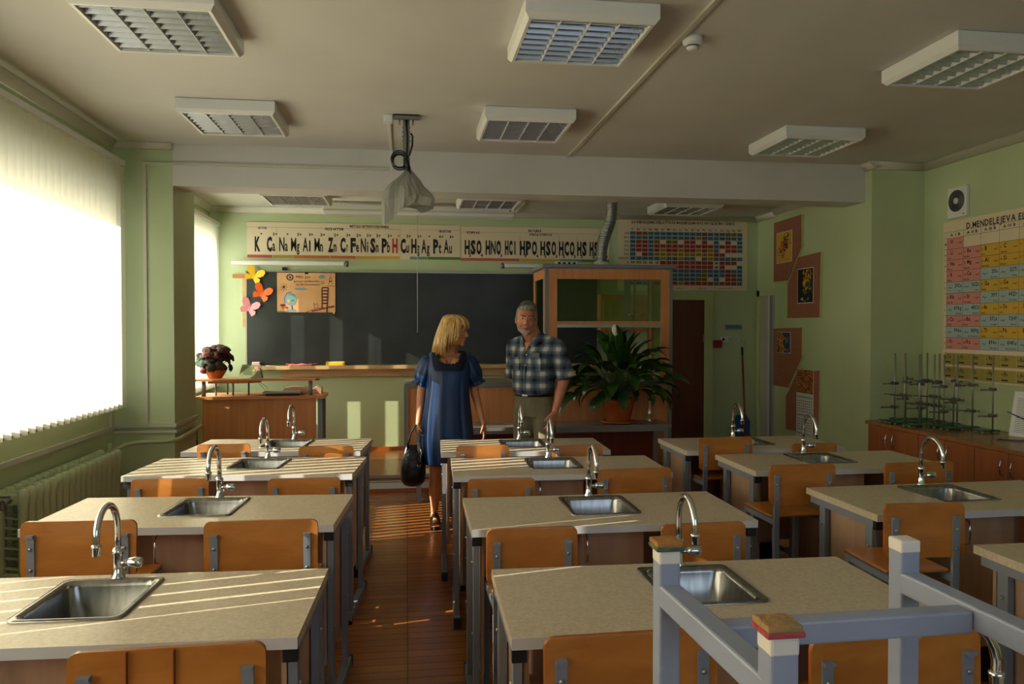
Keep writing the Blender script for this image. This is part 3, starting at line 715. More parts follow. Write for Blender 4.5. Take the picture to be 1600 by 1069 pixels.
for j, h_ in enumerate(heads):
    s.m('redink' if h_ == 'H+' else 'ink'); b = h_.rstrip('+234'); q = h_[len(b):]
    write(s, b, Of+V((gx+(j+.42)*cw, -.001, gy+.012)), BU, BV, .028, bold=True, sx=.8); write(s, q, Of+V((gx+(j+.85)*cw, -.001, gy+.035)), BU, BV, .012)
s.m('ink')
for k, w_ in enumerate(('šķīst ūdenī', 'mazšķīstošs', 'nešķīst ūdenī', 'sadalās ūdens klātbūtnē')): write(s, w_, Of+V((.45+.28*k, -.001, .022)), BU, BV, .012)
s.build('printing', t)
# projection screen case + cord, board lamps
t = thing('projection_screen', 'long white roller screen case under the rear ceiling', 'projection screen', (.14, 8.05, 2.66))
MB().m('white').box(-.985, .985, -.05, .05, .0, .1, bev=.012).m('trunk').box(-.98, .98, -.052, -.045, .03, .05).m('red').box(.93, .945, -.053, -.05, .055, .07).build('case', t)
MB().m('trunk').box(-.96, .96, -.02, -.01, -.025, 0).build('screen_hem', t)
s = MB().m('white')
for x in (-.8, .8): s.box(x-.01, x+.01, -.02, .02, .1, .13)
s.build('ceiling_bracket', t)
s = MB().m('trunk', True).tube([(-.03, -.035, 0), (-.03, -.03, -.3), (-.03, -.03, -1.22)], .004, 6).m('black').lathe([(.003, 0), (.009, -.012), (.008, -.04), (.002, -.045)], (-.03, -.03, -1.21), 8); s.build('pull_cord', t)
def bar_lamp(x0, x1, lab, end):
    t = thing('board_lamp', lab, 'lamp', ((x0+x1)/2, wy(.1), 2.165)); W = (x1-x0)/2
    MB().m('white').box(-W, W, -.035, .035, 0, .045, bev=.01).build('lamp_housing', t)
    MB().m('trunk').box(-.3, -.27, .0, .1, .02, .05).box(.27, .3, .0, .1, .02, .05).build('bracket', t)
    sg = W if end > 0 else -W
    MB().m('dull').lathe([(.03, -.015), (.034, 0), (.03, .02)], T=Matrix.Translation((sg+.02*end, 0, .02)) @ Matrix.Rotation(PI/2, 4, 'Y'), n=14).build('end_cap', t)
bar_lamp(-1.83, -.66, 'slim white board lamp over the window end of the blackboard', 1)
bar_lamp(1.07, 2.2, 'slim white board lamp partly behind the fume cabinet', -1)
# dark door on the back wall
s = MB().m('palegreen').box(2.90, 2.98, wy(.03), YW, .15, 1.9).box(3.42, 3.52, wy(.03), YW, .15, 1.9).box(2.90, 3.52, wy(.032), YW, 1.82, 1.905)
o = struct('door_1', s); MB().m('doorbrown').box(2.98, 3.42, wy(.02), wy(.005), .15, 1.82).build('door_leaf', o)
MB().m('dull').box(3.405, 3.42, wy(.03), wy(.018), 1.33, 1.42).build('hinge', o)
# open door in the side wall
s = MB().m('palegreen').box(4.03, 4.08, 8.40, 8.47, .15, 1.93).box(4.03, 4.08, 7.965, 8.47, 1.86, 1.93)
o = struct('door_2', s); MB().m('doorwhite').box(4.05, 4.079, 8.20, 8.40, .15, 1.86).m('white').box(4.042, 4.079, 8.19, 8.20, .15, 1.86).m('frame').box(4.055, 4.079, 7.965, 8.19, .15, 1.86).m('doorwhite').box(4.045, 4.06, 8.03, 8.1, .15, 1.86).build('door_leaf', o)
MB().m('alu').box(4.035, 4.05, 8.0, 8.03, 1.6, 1.68).box(4.035, 4.05, 8.0, 8.03, .95, 1.03).build('hinge', o)
# little things on the wall by the door
o = MB().m('tblue').box(3.68, 3.89, wy(.006), wy(.001), 1.475, 1.535).m('darkblue').box(3.70, 3.87, wy(.007), wy(.006), 1.50, 1.506).box(3.70, 3.85, wy(.007), wy(.006), 1.515, 1.521).build('notice_card')
tag(o, 'small blue notice card on the wall above the light switches', 'notice')
t = thing('light_switch', 'row of one socket and two white light switches beside the brown door', 'light switch', (3.74, wy(0), 1.36))
MB().m('white').box(-.12, -.045, -.014, -.001, -.032, .036, bev=.004).m('black').lathe([(.016, 0), (.016, .003)], T=Matrix.Translation((-.083, -.0145, .002)) @ Matrix.Rotation(PI/2, 4, 'X'), n=14).build('socket', t)
for x in (-.04, .04): MB().m('white').box(x, x+.072, -.014, -.001, -.032, .036, bev=.004).m('trunk').box(x+.012, x+.06, -.017, -.014, -.022, .026).build('switch_plate', t)
t = thing('fire_alarm', 'small red fire alarm call point beside the brown door', 'fire alarm', (3.585, wy(0), 1.31))
MB().m('red').box(-.05, .05, -.035, -.001, -.045, .045, bev=.005).build('box', t); MB().m('brick').box(-.025, .025, -.038, -.034, -.025, .025).build('break_panel', t)
# broom and dustpan
t = thing('broom', 'reddish broomstick leaning in the corner by the brown door', 'broom', (3.83, 8.30, .15))
MB().m('stickred', True).tube([(0, 0, .1), (.03, .17, 1.03)], .011, 10).m('black', True).tube([(.03, .17, 1.03), (.033, .185, 1.12)], .013, 10).build('stick', t)
MB().m('black').box(-.12, .12, -.025, .025, .05, .1, bev=.01).m('stickred').box(-.115, .115, -.03, .03, .0, .055).build('brush_head', t)
MB().m('chrome', True).tube([(.033, .185, 1.12), (.03, .19, 1.15), (.04, .18, 1.17), (.028, .18, 1.2)], .004, 6).tube([(.028, .18, 1.15), (.07, .18, 1.17)], .003, 6).build('hanging_hook', t)
t = thing('dustpan', 'blue plastic dustpan behind the broomstick', 'dustpan', (3.835, 8.44, .15))
s = MB().m('bluecard'); s.prism([(-.1, 0), (.1, 0), (.105, .16), (.06, .24), (-.06, .24), (-.1, .17)], (0, 0, .1), BU, BV, .015); s.box(-.1, .1, -.06, 0, .1, .11).build('pan', t)
MB().m('bluecard', True).tube([(0, 0, .33), (0, .02, .45)], .01, 8).m('bluecard').box(-.03, .03, -.01, .04, .0, .1).build('handle', t)
# ================================================================== DEMONSTRATION AREA
# long demonstration table behind the low bench
t = thing('demonstration_table', 'long grey-topped demonstration table carrying the glass fume cabinet', 'table', (1.26, 7.2, .15))
MB().m('greytop').box(-1.28, 1.31, 0, .75, .79, .825).m('greyedge').box(-1.285, 1.315, -.006, 0, .79, .827).build('tabletop', t)
MB().m('beechv').box(-1.25, 1.28, .02, .04, .03, .79).box(-1.25, -1.23, .04, .72, .03, .79).box(1.26, 1.28, .04, .72, .03, .79).build('front_panel', t)
s = MB().m('greyedge')
for x in (-1.27, 1.28): s.box(x-.018, x+.018, .0, .03, 0, .79)
s.build('edge_post', t)
# fume cabinet
t = thing('fume_cabinet', 'beech framed fume cabinet with glass panes standing on the demonstration table', 'fume cabinet', (1.94, 7.22, .977))
def B(key, *a, name='x'): return MB().m(key).box(*a)
W, D, H = .63, .68, 1.14
s = MB().m('greyedge').box(-W-.03, W+.03, -.03, D+.03, H-.045, H-.01, bev=.006).box(-W, W, 0, D, H-.055, H-.045); s.build('top_board', t)
s = MB().m('beechv')
s.box(-W+.03, -W+.115, 0, .03, 0, H-.055).box(W-.115, W-.03, 0, .03, 0, H-.055).box(-W+.115, W-.115, 0, .03, H-.15, H-.055)
s.box(-W+.0, -W+.02, .06, .12, 0, H-.055).box(-W, -W+.02, D-.09, D, 0, H-.055).box(W-.02, W, .06, .12, 0, H-.055).box(W-.02, W, D-.09, D, 0, H-.055)
s.box(-W, -W+.02, .12, D-.09, H-.14, H-.055).box(W-.02, W, .12, D-.09, H-.14, H-.055)
s.build('cabinet_frame', t)
for sx in (-1, 1):
    s = MB().m('greyedge'); a = sx*W; s.box(a-sx*.0, a-sx*.03, -.004, .035, 0, H-.055).box(a, a-sx*.025, .035, .06, 0, H-.055); s.build('corner_post', t); MB().m('greyedge').box(a, a-sx*.03, D, D+.01, 0, H-.055).build('rear_post', t)
s = MB().m('hoodglass').box(-W+.115, W-.115, .012, .017, .56, H-.15); s.build('sliding_pane', t)
MB().m('hoodglass').box(-W+.006, -W+.01, .12, D-.09, .05, H-.14).build('side_pane', t); MB().m('hoodglass').box(W-.01, W-.006, .12, D-.09, .05, H-.14).build('side_pane', t)
MB().m('beechv').box(-W+.115, W-.115, .005, .025, .555, .585).m('alu').box(-W+.115, W-.115, .0, .028, .525, .555).build('sash_bar', t)
s = MB().m('alu').box(.34, .40, D-.04, D, .0, H-.055).box(.44, .455, D-.03, D, .0, H-.055); s.box(-W+.02, W-.02, D-.03, D, .0, .04); s.build('rear_rail', t)
MB().m('chrome', True).tube([(.36, D-.05, .66), (.41, D-.09, .66), (.46, D-.05, .66)], .008, 6).tube([(.44, D-.05, .66), (.49, D-.09, .66), (.53, D-.05, .66)], .008, 6).build('pull_knob', t)
# duct
t = thing('exhaust_duct', 'silver corrugated exhaust duct rising from the fume cabinet to the ceiling', 'duct', (1.95, 7.6, 2.108))
path = []
for k in range(64):
    f = k/63; z = .05 + f*.625; x = .0 + .115*(1/(1+math.exp(-(f-.5)*9))); path.append((x, 0, z))
rs = [.055 + (.006 if k % 2 else -.004) for k in range(64)]
MB().m('foil', True).tube(path, rs, 20, caps=False, smooth=False).build('foil_hose', t)
MB().m('white').lathe([(.085, 0), (.085, .02), (.075, .035), (.066, .06)], n=24).build('flange', t)
MB().m('dull').lathe([(.065, 0), (.065, .02)], (.115, 0, .66), n=20).build('ceiling_collar', t)
o = MB().m('white').box(-.11, .11, -.03, .03, 0, .045, bev=.008).m('black')
for k in range(4): o.lathe([(.014, 0), (.014, .004)], T=Matrix.Translation((-.075+.05*k, -.031, .024)) @ Matrix.Rotation(PI/2, 4, 'X'), n=10)
o = o.build('power_strip'); o.location = (1.56, 7.45, 2.108); tag(o, 'white power strip lying on top of the fume cabinet', 'power strip')
o = MB().m('trunk').lathe([(.07, 0), (.08, .01), (.06, .016), (.02, .012)]).build('round_lid'); o.location = (1.73, 7.4, 2.108); tag(o, 'flat round white lid on top of the fume cabinet', 'lid')
# cabinet on the back wall seen through the glass
t = thing('wall_cabinet', 'small two door cupboard on the wall seen through the fume cabinet glass', 'cupboard', (2.42, YW, 1.45))
MB().m('beech').box(-.28, .28, -.2, -.005, .38, .42).box(-.28, .28, -.2, -.005, 0, .03).box(-.28, -.25, -.2, -.005, .03, .38).box(.25, .28, -.2, -.005, .03, .38).m('khaki').box(-.25, .25, -.02, -.01, .03, .38).build('carcass', t)
for a, b, k in ((-.245, -.01, 'khaki'), (.01, .245, 'beech')): MB().m(k).box(a, b, -.215, -.195, .03, .38).build('door', t)
# low bench in front of the podium
t = thing('low_bench', 'low grey-framed bench with a brown panel carrying the potted plant', 'bench', (1.2, 6.6, 0))
MB().m('greytop').box(-1.13, 1.14, 0, .36, .61, .635).m('greyedge').box(-1.135, 1.145, -.006, 0, .605, .637).build('bench_top', t)
s = MB().m('frame')
for x in (-1.1, 1.1):
    s.bar((x, .03, .61), (x, .03, 0.0), .035).bar((x, .32, .61), (x, .32, 0.0), .035).bar((x, .03, .06), (x, .32, .06), .03).bar((x, .03, .59), (x, .32, .59), .03)
s.bar((-1.1, .03, .59), (1.1, .03, .59), .03).build('steel_frame', t)
MB().m('doorbrown').box(-.9, 1.07, .3, .315, .12, .6).build('modesty_panel', t)
# ---- peace lily
def leaf_blade(s, base, d, L, wid, droop, roll=0, curl=.25):
    """one pointed leaf starting at base in direction d, bending down by droop"""
    d = V(d).normalized(); p = V(base); side = d.cross(V((0,0,1))); side = side.normalized() if side.length > .01 else V((1,0,0))
    side = (Matrix.Rotation(roll, 3, d) @ side); n = 7; prev = None
    for i in range(n+1):
        f = i/n; w = wid*math.sin(PI*min(1, f*.93+.05))**.8*(1-.35*f)*1.15
        if i == n: w = .0015
        up = side.cross(d).normalized()
        row = [s.bm.verts.new(p - side*w + up*w*curl), s.bm.verts.new(p), s.bm.verts.new(p + side*w + up*w*curl)]
        if prev: s.vface([prev[0], prev[1], row[1], row[0]], True); s.vface([prev[1], prev[2], row[2], row[1]], True)
        prev = row; p = p + d*(L/n)
        ax = d.cross(V((0,0,-1)))
        if ax.length > .02: d = (Matrix.Rotation(droop/n, 3, ax.normalized()) @ d).normalized()
t = thing('potted_peace_lily', 'large leafy peace lily with one white flower in a terracotta pot', 'potted plant', (1.9, 6.76, .637))
MB().m('terra').lathe([(.10, .012), (.105, .02), (.145, .19), (.152, .195), (.155, .225), (.14, .225), (.135, .19)], n=32, caps=(True, False)).build('pot', t)
MB().m('terra').lathe([(.11, 0), (.16, .008), (.165, .022), (.155, .02), (.105, .01)], n=32).build('saucer', t)
MB().m('soil').lathe([(.137, .18), (.138, .2), (.0, .21)], n=24, caps=(True, False)).build('soil', t)
s = MB().m('petiole', True); lf = MB().m('leaf', True); rnd = random.Random(11)
def clear(p):   # keep leaves off the fume cabinet front and the man
    return p
for i in range(108):
    a = rnd.uniform(0, 2*PI); ring = rnd.random(); el = math.radians(rnd.uniform(2, 85)); 
    R = rnd.uniform(.30, .44) if el < .9 else rnd.uniform(.3, .5)
    end = V((math.cos(a)*math.cos(el)*R*1.12, math.sin(a)*math.cos(el)*R*.62, .25 + math.sin(el)*R*.82))
    if end.y > .26: end.y = .26
    b = V((.07*math.cos(a)*rnd.random(), .05*math.sin(a)*rnd.random(), .2)); mid = b*.45+end*.55; mid.z += .06
    s.tube([b, (b+mid)/2+V((0,0,.03)), mid, end], [.004, .0035, .003, .0025], 5)
    d = (end-mid).normalized(); 
    if d.y > .25: d.y = .25
    leaf_blade(lf, end, d, rnd.uniform(.20, .29), rnd.uniform(.05, .07), rnd.uniform(1.0, 2.1) if el < 1.1 else rnd.uniform(.3, 1.2), rnd.uniform(-.6, .6))
s.build('stem', t); lf.build('foliage', t)
s = MB().m('petiole', True).tube([(0, 0, .2), (-.03, -.05, .6), (-.06, -.1, .8)], .004, 6); s.m('bloom', True); leaf_blade(s, (-.06, -.11, .79), (-.1, -.25, 1), .11, .035, .3, 0, .8); s.tube([(-.06, -.12, .8), (-.062, -.135, .86)], .006, 6); s.build('white_flower', t)
# glass bottle with red top beside the pot
t = thing('glass_bottle', 'clear slim glass bottle beside the terracotta pot', 'bottle', (2.185, 6.74, .637))
MB().m('clearglass', True).lathe([(.03, 0), (.033, .01), (.033, .12), (.012, .17), (.011, .22)], n=18, caps=(True, False)).build('bottle_body', t)
MB().m('stickred').lathe([(.013, .2), (.013, .222), (.0, .223)], n=12).build('stopper', t)
# ================================================================== TEACHER DESK
t = thing('teacher_desk', 'beech teacher desk with a raised shelf on grey posts by the window', 'desk', (-1.33, 7.2, .15))
s = MB().m('beech'); s.prism([(-.56, 0), (.58, 0), (.58, .33), (.5, .45), (-.56, .45)], (0, 0, .70), (1,0,0), (0,1,0), .028); s.build('desktop', t)
MB().m('beechv').box(-.50, .50, .03, .05, .02, .70).build('front_panel', t)
MB().m('frame').box(.515, .55, .04, .1, 0, .70).box(.515, .55, .38, .42, 0, .7).m('beechv').box(-.5, -.48, .05, .42, .0, .7).build('leg', t)
s = MB().m('beech'); s.prism([(-.57, .0), (.5, .0), (.53, .05), (.5, .12), (.05, .13), (-.1, .32), (-.3, .38), (-.57, .36)], (0, 0, .865), (1,0,0), (0,1,0), .02); s.build('raised_shelf', t)
s = MB().m('beech'); s.prism([(-.45, .02), (-.1, .02), (.0, .12), (-.1, .3), (-.4, .3)], (0, 0, .845), (1,0,0), (0,1,0), .018); s.build('lower_shelf', t)
for x, y, r, z in ((-.49, .05, .018, .865), (.45, .05, .018, .865), (-.40, .12, .008, .845), (-.33, .26, .008, .845), (-.25, .12, .008, .845), (-.12, .16, .008, .845)):
    MB().m('greyedge', True).tube([(x, y, .727), (x, y, z)], r, 14).build('shelf_post', t)
MB().m('black', True).tube([(-.1, .2, .73), (0, .1, .732), (.1, .08, .732), (.2, .1, .732)], .003, 5).tube([(-.03, .15, .84), (.02, .15, .78), (.06, .15, .745), (.04, .15, .80), (-.01, .15, .84)], .002, 5).build('desk_cable', t)
s = MB().m('black', True).tube([(-1.8, 7.25, .87), (-1.93, 7.22, .86), (-1.985, 7.2, .76), (-1.94, 7.2, .66), (-1.87, 7.2, .60), (-1.86, 7.2, .16)], .005, 6).tube([(-1.93, 7.18, .62), (-1.89, 7.16, .55), (-1.86, 7.16, .47), (-1.86, 7.16, .16)], .004, 6)
tag(s.build('power_cable'), 'black cable hanging beside the teacher desk', 'cable')
# begonia
t = thing('potted_begonia', 'dark red leaved begonia in a terracotta bowl on the desk shelf', 'potted plant', (-1.745, 7.36, 1.037))
MB().m('terra').lathe([(.055, 0), (.06, .004), (.095, .06), (.1, .075), (.09, .075), (.085, .06)], n=28).build('pot', t)
s = {k: MB().m(k, True) for k in ('begred', 'begdark', 'beggrey')}; st_ = MB().m('begred', True); rnd = random.Random(5)
def round_leaf(s, c, nrm, r, rz):
    n = V(nrm).normalized(); q = n.to_track_quat('Z', 'Y').to_matrix() @ Matrix.Rotation(rz, 3, 'Z'); m = 18
    ctr = s.bm.verts.new(V(c) + n*.006); rim = []; midr = []
    for k in range(m):
        a = 2*PI*k/m; rr = r*(1+.08*math.sin(5*a))*(1-.35*math.exp(-(min(a, 2*PI-a))**2*6)); 
        midr.append(s.bm.verts.new(V(c) + q @ V((rr*.55*math.cos(a), rr*.55*math.sin(a), .010))))
        rim.append(s.bm.verts.new(V(c) + q @ V((rr*math.cos(a), rr*math.sin(a), -.012-.006*math.sin(7*a)))))
    for k in range(m):
        s.vface([ctr, midr[k], midr[(k+1)%m]], True); s.vface([midr[k], rim[k], rim[(k+1)%m], midr[(k+1)%m]], True)
for i in range(70):
    a = rnd.uniform(0, 2*PI); el = rnd.uniform(-.55, 1.4); R = rnd.uniform(.08, .14)
    c = V((math.cos(a)*math.cos(el)*R*1.05, math.sin(a)*math.cos(el)*R*.9, .14+math.sin(el)*R*1.3))
    k = 'begred' if rnd.random() < .35 else 'begdark'
    n = (c-V((0, 0, .1)))+V((0, -.05, .02)); round_leaf(s[k], c, n, rnd.uniform(.034, .055), rnd.random()*6)
    st_.tube([(0, 0, .06), (c*.5)+V((0,0,.05)), c], .003, 5)
round_leaf(s['beggrey'], (-.115, -.06, .16), (-.3, -1, .3), .06, 1); round_leaf(s['beggrey'], (-.14, -.04, .215), (-.5, -1, .4), .03, 2)
round_leaf(s['begred'], (-.09, -.07, .08), (-.2, -1, .1), .04, 1)
st_.build('stem', t); s['begred'].build('red_leaf', t); s['begdark'].build('dark_leaf', t); s['beggrey'].build('silver_leaf', t)
# tent calendar
t = thing('desk_calendar', 'small tent calendar with pink roses on the desk shelf', 'calendar', (-1.42, 7.27, 1.036))
s = MB().m('calcard').prism([(-.105, 0), (.105, 0), (.085, .125), (-.075, .125)], (0, 0, 0), BU, (0, .28, 1), .002).prism([(-.105, 0), (.105, 0), (.085, .125), (-.075, .125)], (0, .075, 0), BU, (0, -.28, 1), .002); s.build('card', t)
s = MB().m('ink'); O = (0, -.004, 0); v2 = V((0, .28, 1))
for i in range(6):
    for j in range(7): rect(s, 'ink', O, BU, v2, -.06+j*.011, -.054+j*.011, .035+i*.012, .041+i*.012, .001)
disc(s, 'green', O, BU, v2, .045, .08, .04, .03, .0012); disc(s, 'pinkpaper', O, BU, v2, .05, .095, .016, .014, .002); disc(s, 'pinkpaper', O, BU, v2, .07, .07, .018, .014, .002); disc(s, 'ochre', O, BU, v2, .03, .07, .01, .01, .002); disc(s, 'tred', O, BU, v2, .066, .068, .008, .006, .003)
s.build('printing', t)
# laptop and folder
t = thing('laptop', 'closed grey and black laptop on the teacher desk', 'laptop', (-1.13, 7.29, .880), .06)
MB().m('black').box(-.15, .15, -.07, .09, 0, .014, bev=.004).build('laptop_base', t); MB().m('shirtlap').box(-.18, .16, -.06, .12, .015, .03, bev=.006).build('laptop_lid', t)
t = thing('paper_folder', 'beige folder bent up behind the laptop', 'folder', (-1.0, 7.44, .880))
s = MB().m('beige', True); R = []
for x, z in ((-.17, .0), (-.14, .05), (-.06, .065), (.04, .06), (.1, .03), (.16, .065), (.2, .05), (.2, .0)):
    R.append([(x, -.03, z), (x, .09, z+.006), (x, .09, 0), (x, -.03, 0)])
s.loft(R, smooth=False); s.build('folder_cover', t)
o = MB().m('red').box(-.03, .03, -.02, .02, 0, .025, bev=.01).build('computer_mouse'); o.location = (-1.15, 7.45, .878)
tag(o, 'small dark red computer mouse behind the laptop', 'mouse')

# ================================================================== PUPIL DESKS
def make_desk(w, sx, swivel=0.):
    """desk with tap and sink; origin at floor under centre; sx = sink centre offset"""
    d = .53; hw, hd = w/2, d/2
    t = thing('laboratory_desk', 'x', 'desk'); zt = .76
    # desktop with a hole for the bowl
    a0, a1, b0, b1 = sx-.125, sx+.125, -.09, .20
    s = MB().m('desk'); 
    xs = [-hw, a0, a1, hw]; ys = [-hd, b0, b1, hd]
    G = {}
    for zi, z in enumerate((zt-.028, zt)):
        for i, x in enumerate(xs):
            for j, y in enumerate(ys): G[i, j, zi] = s.bm.verts.new((x, y, z))
    for i in range(3):
        for j in range(3):
            if (i, j) == (1, 1): continue
            s.vface([G[i,j,1], G[i+1,j,1], G[i+1,j+1,1], G[i,j+1,1]], False); s.vface([G[i,j,0], G[i,j+1,0], G[i+1,j+1,0], G[i+1,j,0]], False)
    s.m('deskedge')
    for i in range(3): s.vface([G[i,0,0], G[i+1,0,0], G[i+1,0,1], G[i,0,1]], False); s.vface([G[i+1,3,0], G[i,3,0], G[i,3,1], G[i+1,3,1]], False)
    s.m('pinkwood' if False else 'desk')
    for j in range(3): s.vface([G[0,j+1,0], G[0,j,0], G[0,j,1], G[0,j+1,1]], False); s.vface([G[3,j,0], G[3,j+1,0], G[3,j+1,1], G[3,j,1]], False)
    for q in (((1,1),(2,1)), ((2,1),(2,2)), ((2,2),(1,2)), ((1,2),(1,1))):
        (i, j), (k, l) = q; s.vface([G[i,j,1], G[k,l,1], G[k,l,0], G[i,j,0]], False)
    s.build('desktop', t)
    # stainless sink
    def rr(cx, cy, hx, hy, r, z, n=5):
        out = []
        for ax, ay, st in ((1, -1, -PI/2), (1, 1, 0), (-1, 1, PI/2), (-1, -1, PI)):
            for k in range(n+1):
                a = st + PI/2*k/n; out.append((cx+ax*(hx-r)+r*math.cos(a), cy+ay*(hy-r)+r*math.sin(a), z))
        return out
    cx, cy = sx, .055
    s = MB().m('steel', True)
    s.loft([rr(cx, cy, .142, .163, .02, zt+.0005), rr(cx, cy, .141, .162, .02, zt+.005), rr(cx, cy, .132, .153, .024, zt+.0055), rr(cx, cy, .121, .142, .03, zt+.002), rr(cx, cy, .118, .139, .03, zt-.012), rr(cx, cy, .108, .128, .04, zt-.11), rr(cx, cy, .085, .105, .05, zt-.128)], caps=(False, True))
    sk = s.build('sink_bowl', t); MB().m('dull', True).lathe([(.026, 0), (.024, .003), (.01, .001)], (cx, cy, zt-.1275), 16).build('drain', sk)
    # swan neck tap
    tx, ty = sx, .23
    tp = MB().m('chrome', True).lathe([(.02, 0), (.02, .006), (.0135, .014), (.0135, .07), (.0165, .075), (.0165, .083), (.012, .09)], (tx, ty, zt), 16).build('tap', t)
    swx, swy = math.sin(swivel), math.cos(swivel); pts = [(tx, ty, zt+.085), (tx, ty, zt+.13)]
    for k in range(0, 13):
        a = PI*k/12*1.05; rr0 = .072-.072*math.cos(a); pts.append((tx+rr0*swx, ty-rr0*swy, zt+.15+.082*math.sin(a)))
    e = V(pts[-1]); pts.append(tuple(e+V((0, -.001, -.012))))
    MB().m('chrome', True).tube(pts, .0095, 12).lathe([(.0105, -.03), (.0115, -.028), (.0115, -.008), (.0135, -.006), (.0135, 0), (.009, .004)], tuple(e), 14).build('spout', tp)
    kb = MB().m('chrome', True).tube([(tx, ty, zt+.045), (tx+.035, ty-.004, zt+.047)], .0085, 10).lathe([(.01, 0), (.014, .006), (.017, .03), (.014, .042), (.004, .044)], T=Matrix.Translation((tx+.028, ty-.003, zt+.047)) @ Matrix.Rotation(PI/2, 4, 'Y'), n=8)
    kb.build('tap_handle', tp)
    # steel frame sides
    for sg in (-1, 1):
        x = sg*(hw-.02); s = MB().m('frame')
        s.bar((x, -hd+.07, zt-.028), (x, -hd+.07, .02), .022, .045).bar((x, hd-.12, zt-.028), (x, hd-.12, .02), .022, .045)
        s.bar((x, -hd+.03, zt-.045), (x, hd-.03, zt-.045), .03, .03).bar((x, -hd+.0, .025), (x, hd-.02, .025), .03, .045)
        s.m('alu')
        for z in (.62, .35):
            for y in (-hd+.07, hd-.12): s.lathe([(.006, 0), (.007, .003), (.003, .007)], T=Matrix.Translation((x+sg*.011, y, z)) @ Matrix.Rotation(sg*PI/2, 4, 'Y'), n=8)
        s.m('rubber').box(x-.018, x+.018, -hd+.012, -hd+.032, zt-.064, zt-.03).box(x-.018, x+.018, -hd-.012, -hd+.012, 0.001, .05).box(x-.018, x+.018, hd-.03, hd-.005, 0.001, .05)
        s.build('leg_frame', t)
    MB().m('pinkwood').box(-hw+.05, hw-.05, hd-.045, hd-.03, .26, zt-.03).box(-hw+.037, -hw+.05, -hd+.06, hd-.085, .2, zt-.03).box(hw-.05, hw-.037, -hd+.06, hd-.085, .2, zt-.03).build('modesty_panel', t)
    # cupboard under the sink
    c = MB().m('pinkwood').box(sx-.125, sx+.125, -.165, .155, .16, zt-.14).box(sx-.125, sx+.125, -.165, -.155, zt-.14, zt-.03).box(sx-.125, sx-.12, -.155, .155, zt-.14, zt-.03).box(sx+.12, sx+.125, -.155, .155, zt-.14, zt-.03).m('rubber').box(sx-.115, sx+.115, -.15, .15, .001, .16).build('sink_cupboard', t)
    dr = MB().m('pinkwood').box(sx-.122, sx+.122, -.182, -.167, .17, zt-.04).build('cupboard_door', c)
    return t
def bow_handle(parent, p, q, out, r=.004):
    p, q, out = V(p), V(q), V(out); m = (p+q)/2
    MB().m('chrome', True).tube([p, p+(m-p)*.3+out*.8, m+out, q+(m-q)*.3+out*.8, q], r, 6).build('door_handle', parent)
def add_handle(t, sx):
    c = [o for o in t.children if o.name.startswith('sink_cupboard')][0]
    h = MB().m('chrome', True).tube([(sx-.105, -.182, .60), (sx-.105, -.205, .61), (sx-.105, -.21, .655), (sx-.105, -.205, .70), (sx-.105, -.182, .71)], .004, 6).build('cupboard_handle', c)
desks = [  # x, y, rotation, width, sink offset, label
 (-.82, 2.16, -2.2, 1.14, -.035, 'nearest desk with sink on the window side, crossed by thin streaks of sunlight'),
 (-.825, 3.24, -4, 1.14, .0, 'desk with sink, second row from the camera on the window side'),
 (-.82, 4.25, -5, 1.14, .02, 'third desk with sink on the window side, its top striped by sunlight'),
 (-.78, 4.98, -5.5, 1.06, .02, 'desk with sink, farthest on the window side, before the teacher desk'),
 (.80, 1.02, 0, 1.12, .085, 'desk with sink under the upturned chair'),
 (.81, 2.05, -1, 1.12, .02, 'desk with sink, middle row, directly behind the upturned chair'),
 (.787, 3.05, -.5, 1.10, 0, 'desk with sink, middle row, second behind the upturned chair'),
 (.795, 4.05, -2, 1.12, -.01, 'desk with sink, middle row, third behind the upturned chair'),
 (.717, 4.78, -2, 1.02, .01, 'desk with sink, farthest middle one beside the woman and the man'),
 (2.47, 2.1, 0, 1.12, 0, 'desk cut by the right edge, nearest the storage counter'),
 (2.395, 3.07, 1, 1.12, 0, 'desk with sink, right row, second from the camera'),
 (2.33, 4.0, 0, 1.10, -.02, 'desk with sink, right row, third from the camera'),
 (2.17, 4.67, 0, 1.02, 0, 'desk with sink, right row, farthest, before the pinboards')]
protos = {}
for x, y, r, w, sx, lab in desks:
    k = (round(w, 2), sx)
    t = make_desk(w, sx, 1.25 if 'under the upturned' in lab else 0.); add_handle(t, sx)
    t.location = (x, y, 0); t.rotation_euler.z = math.radians(r); t['label'] = lab; t['group'] = 'laboratory desks with sinks'
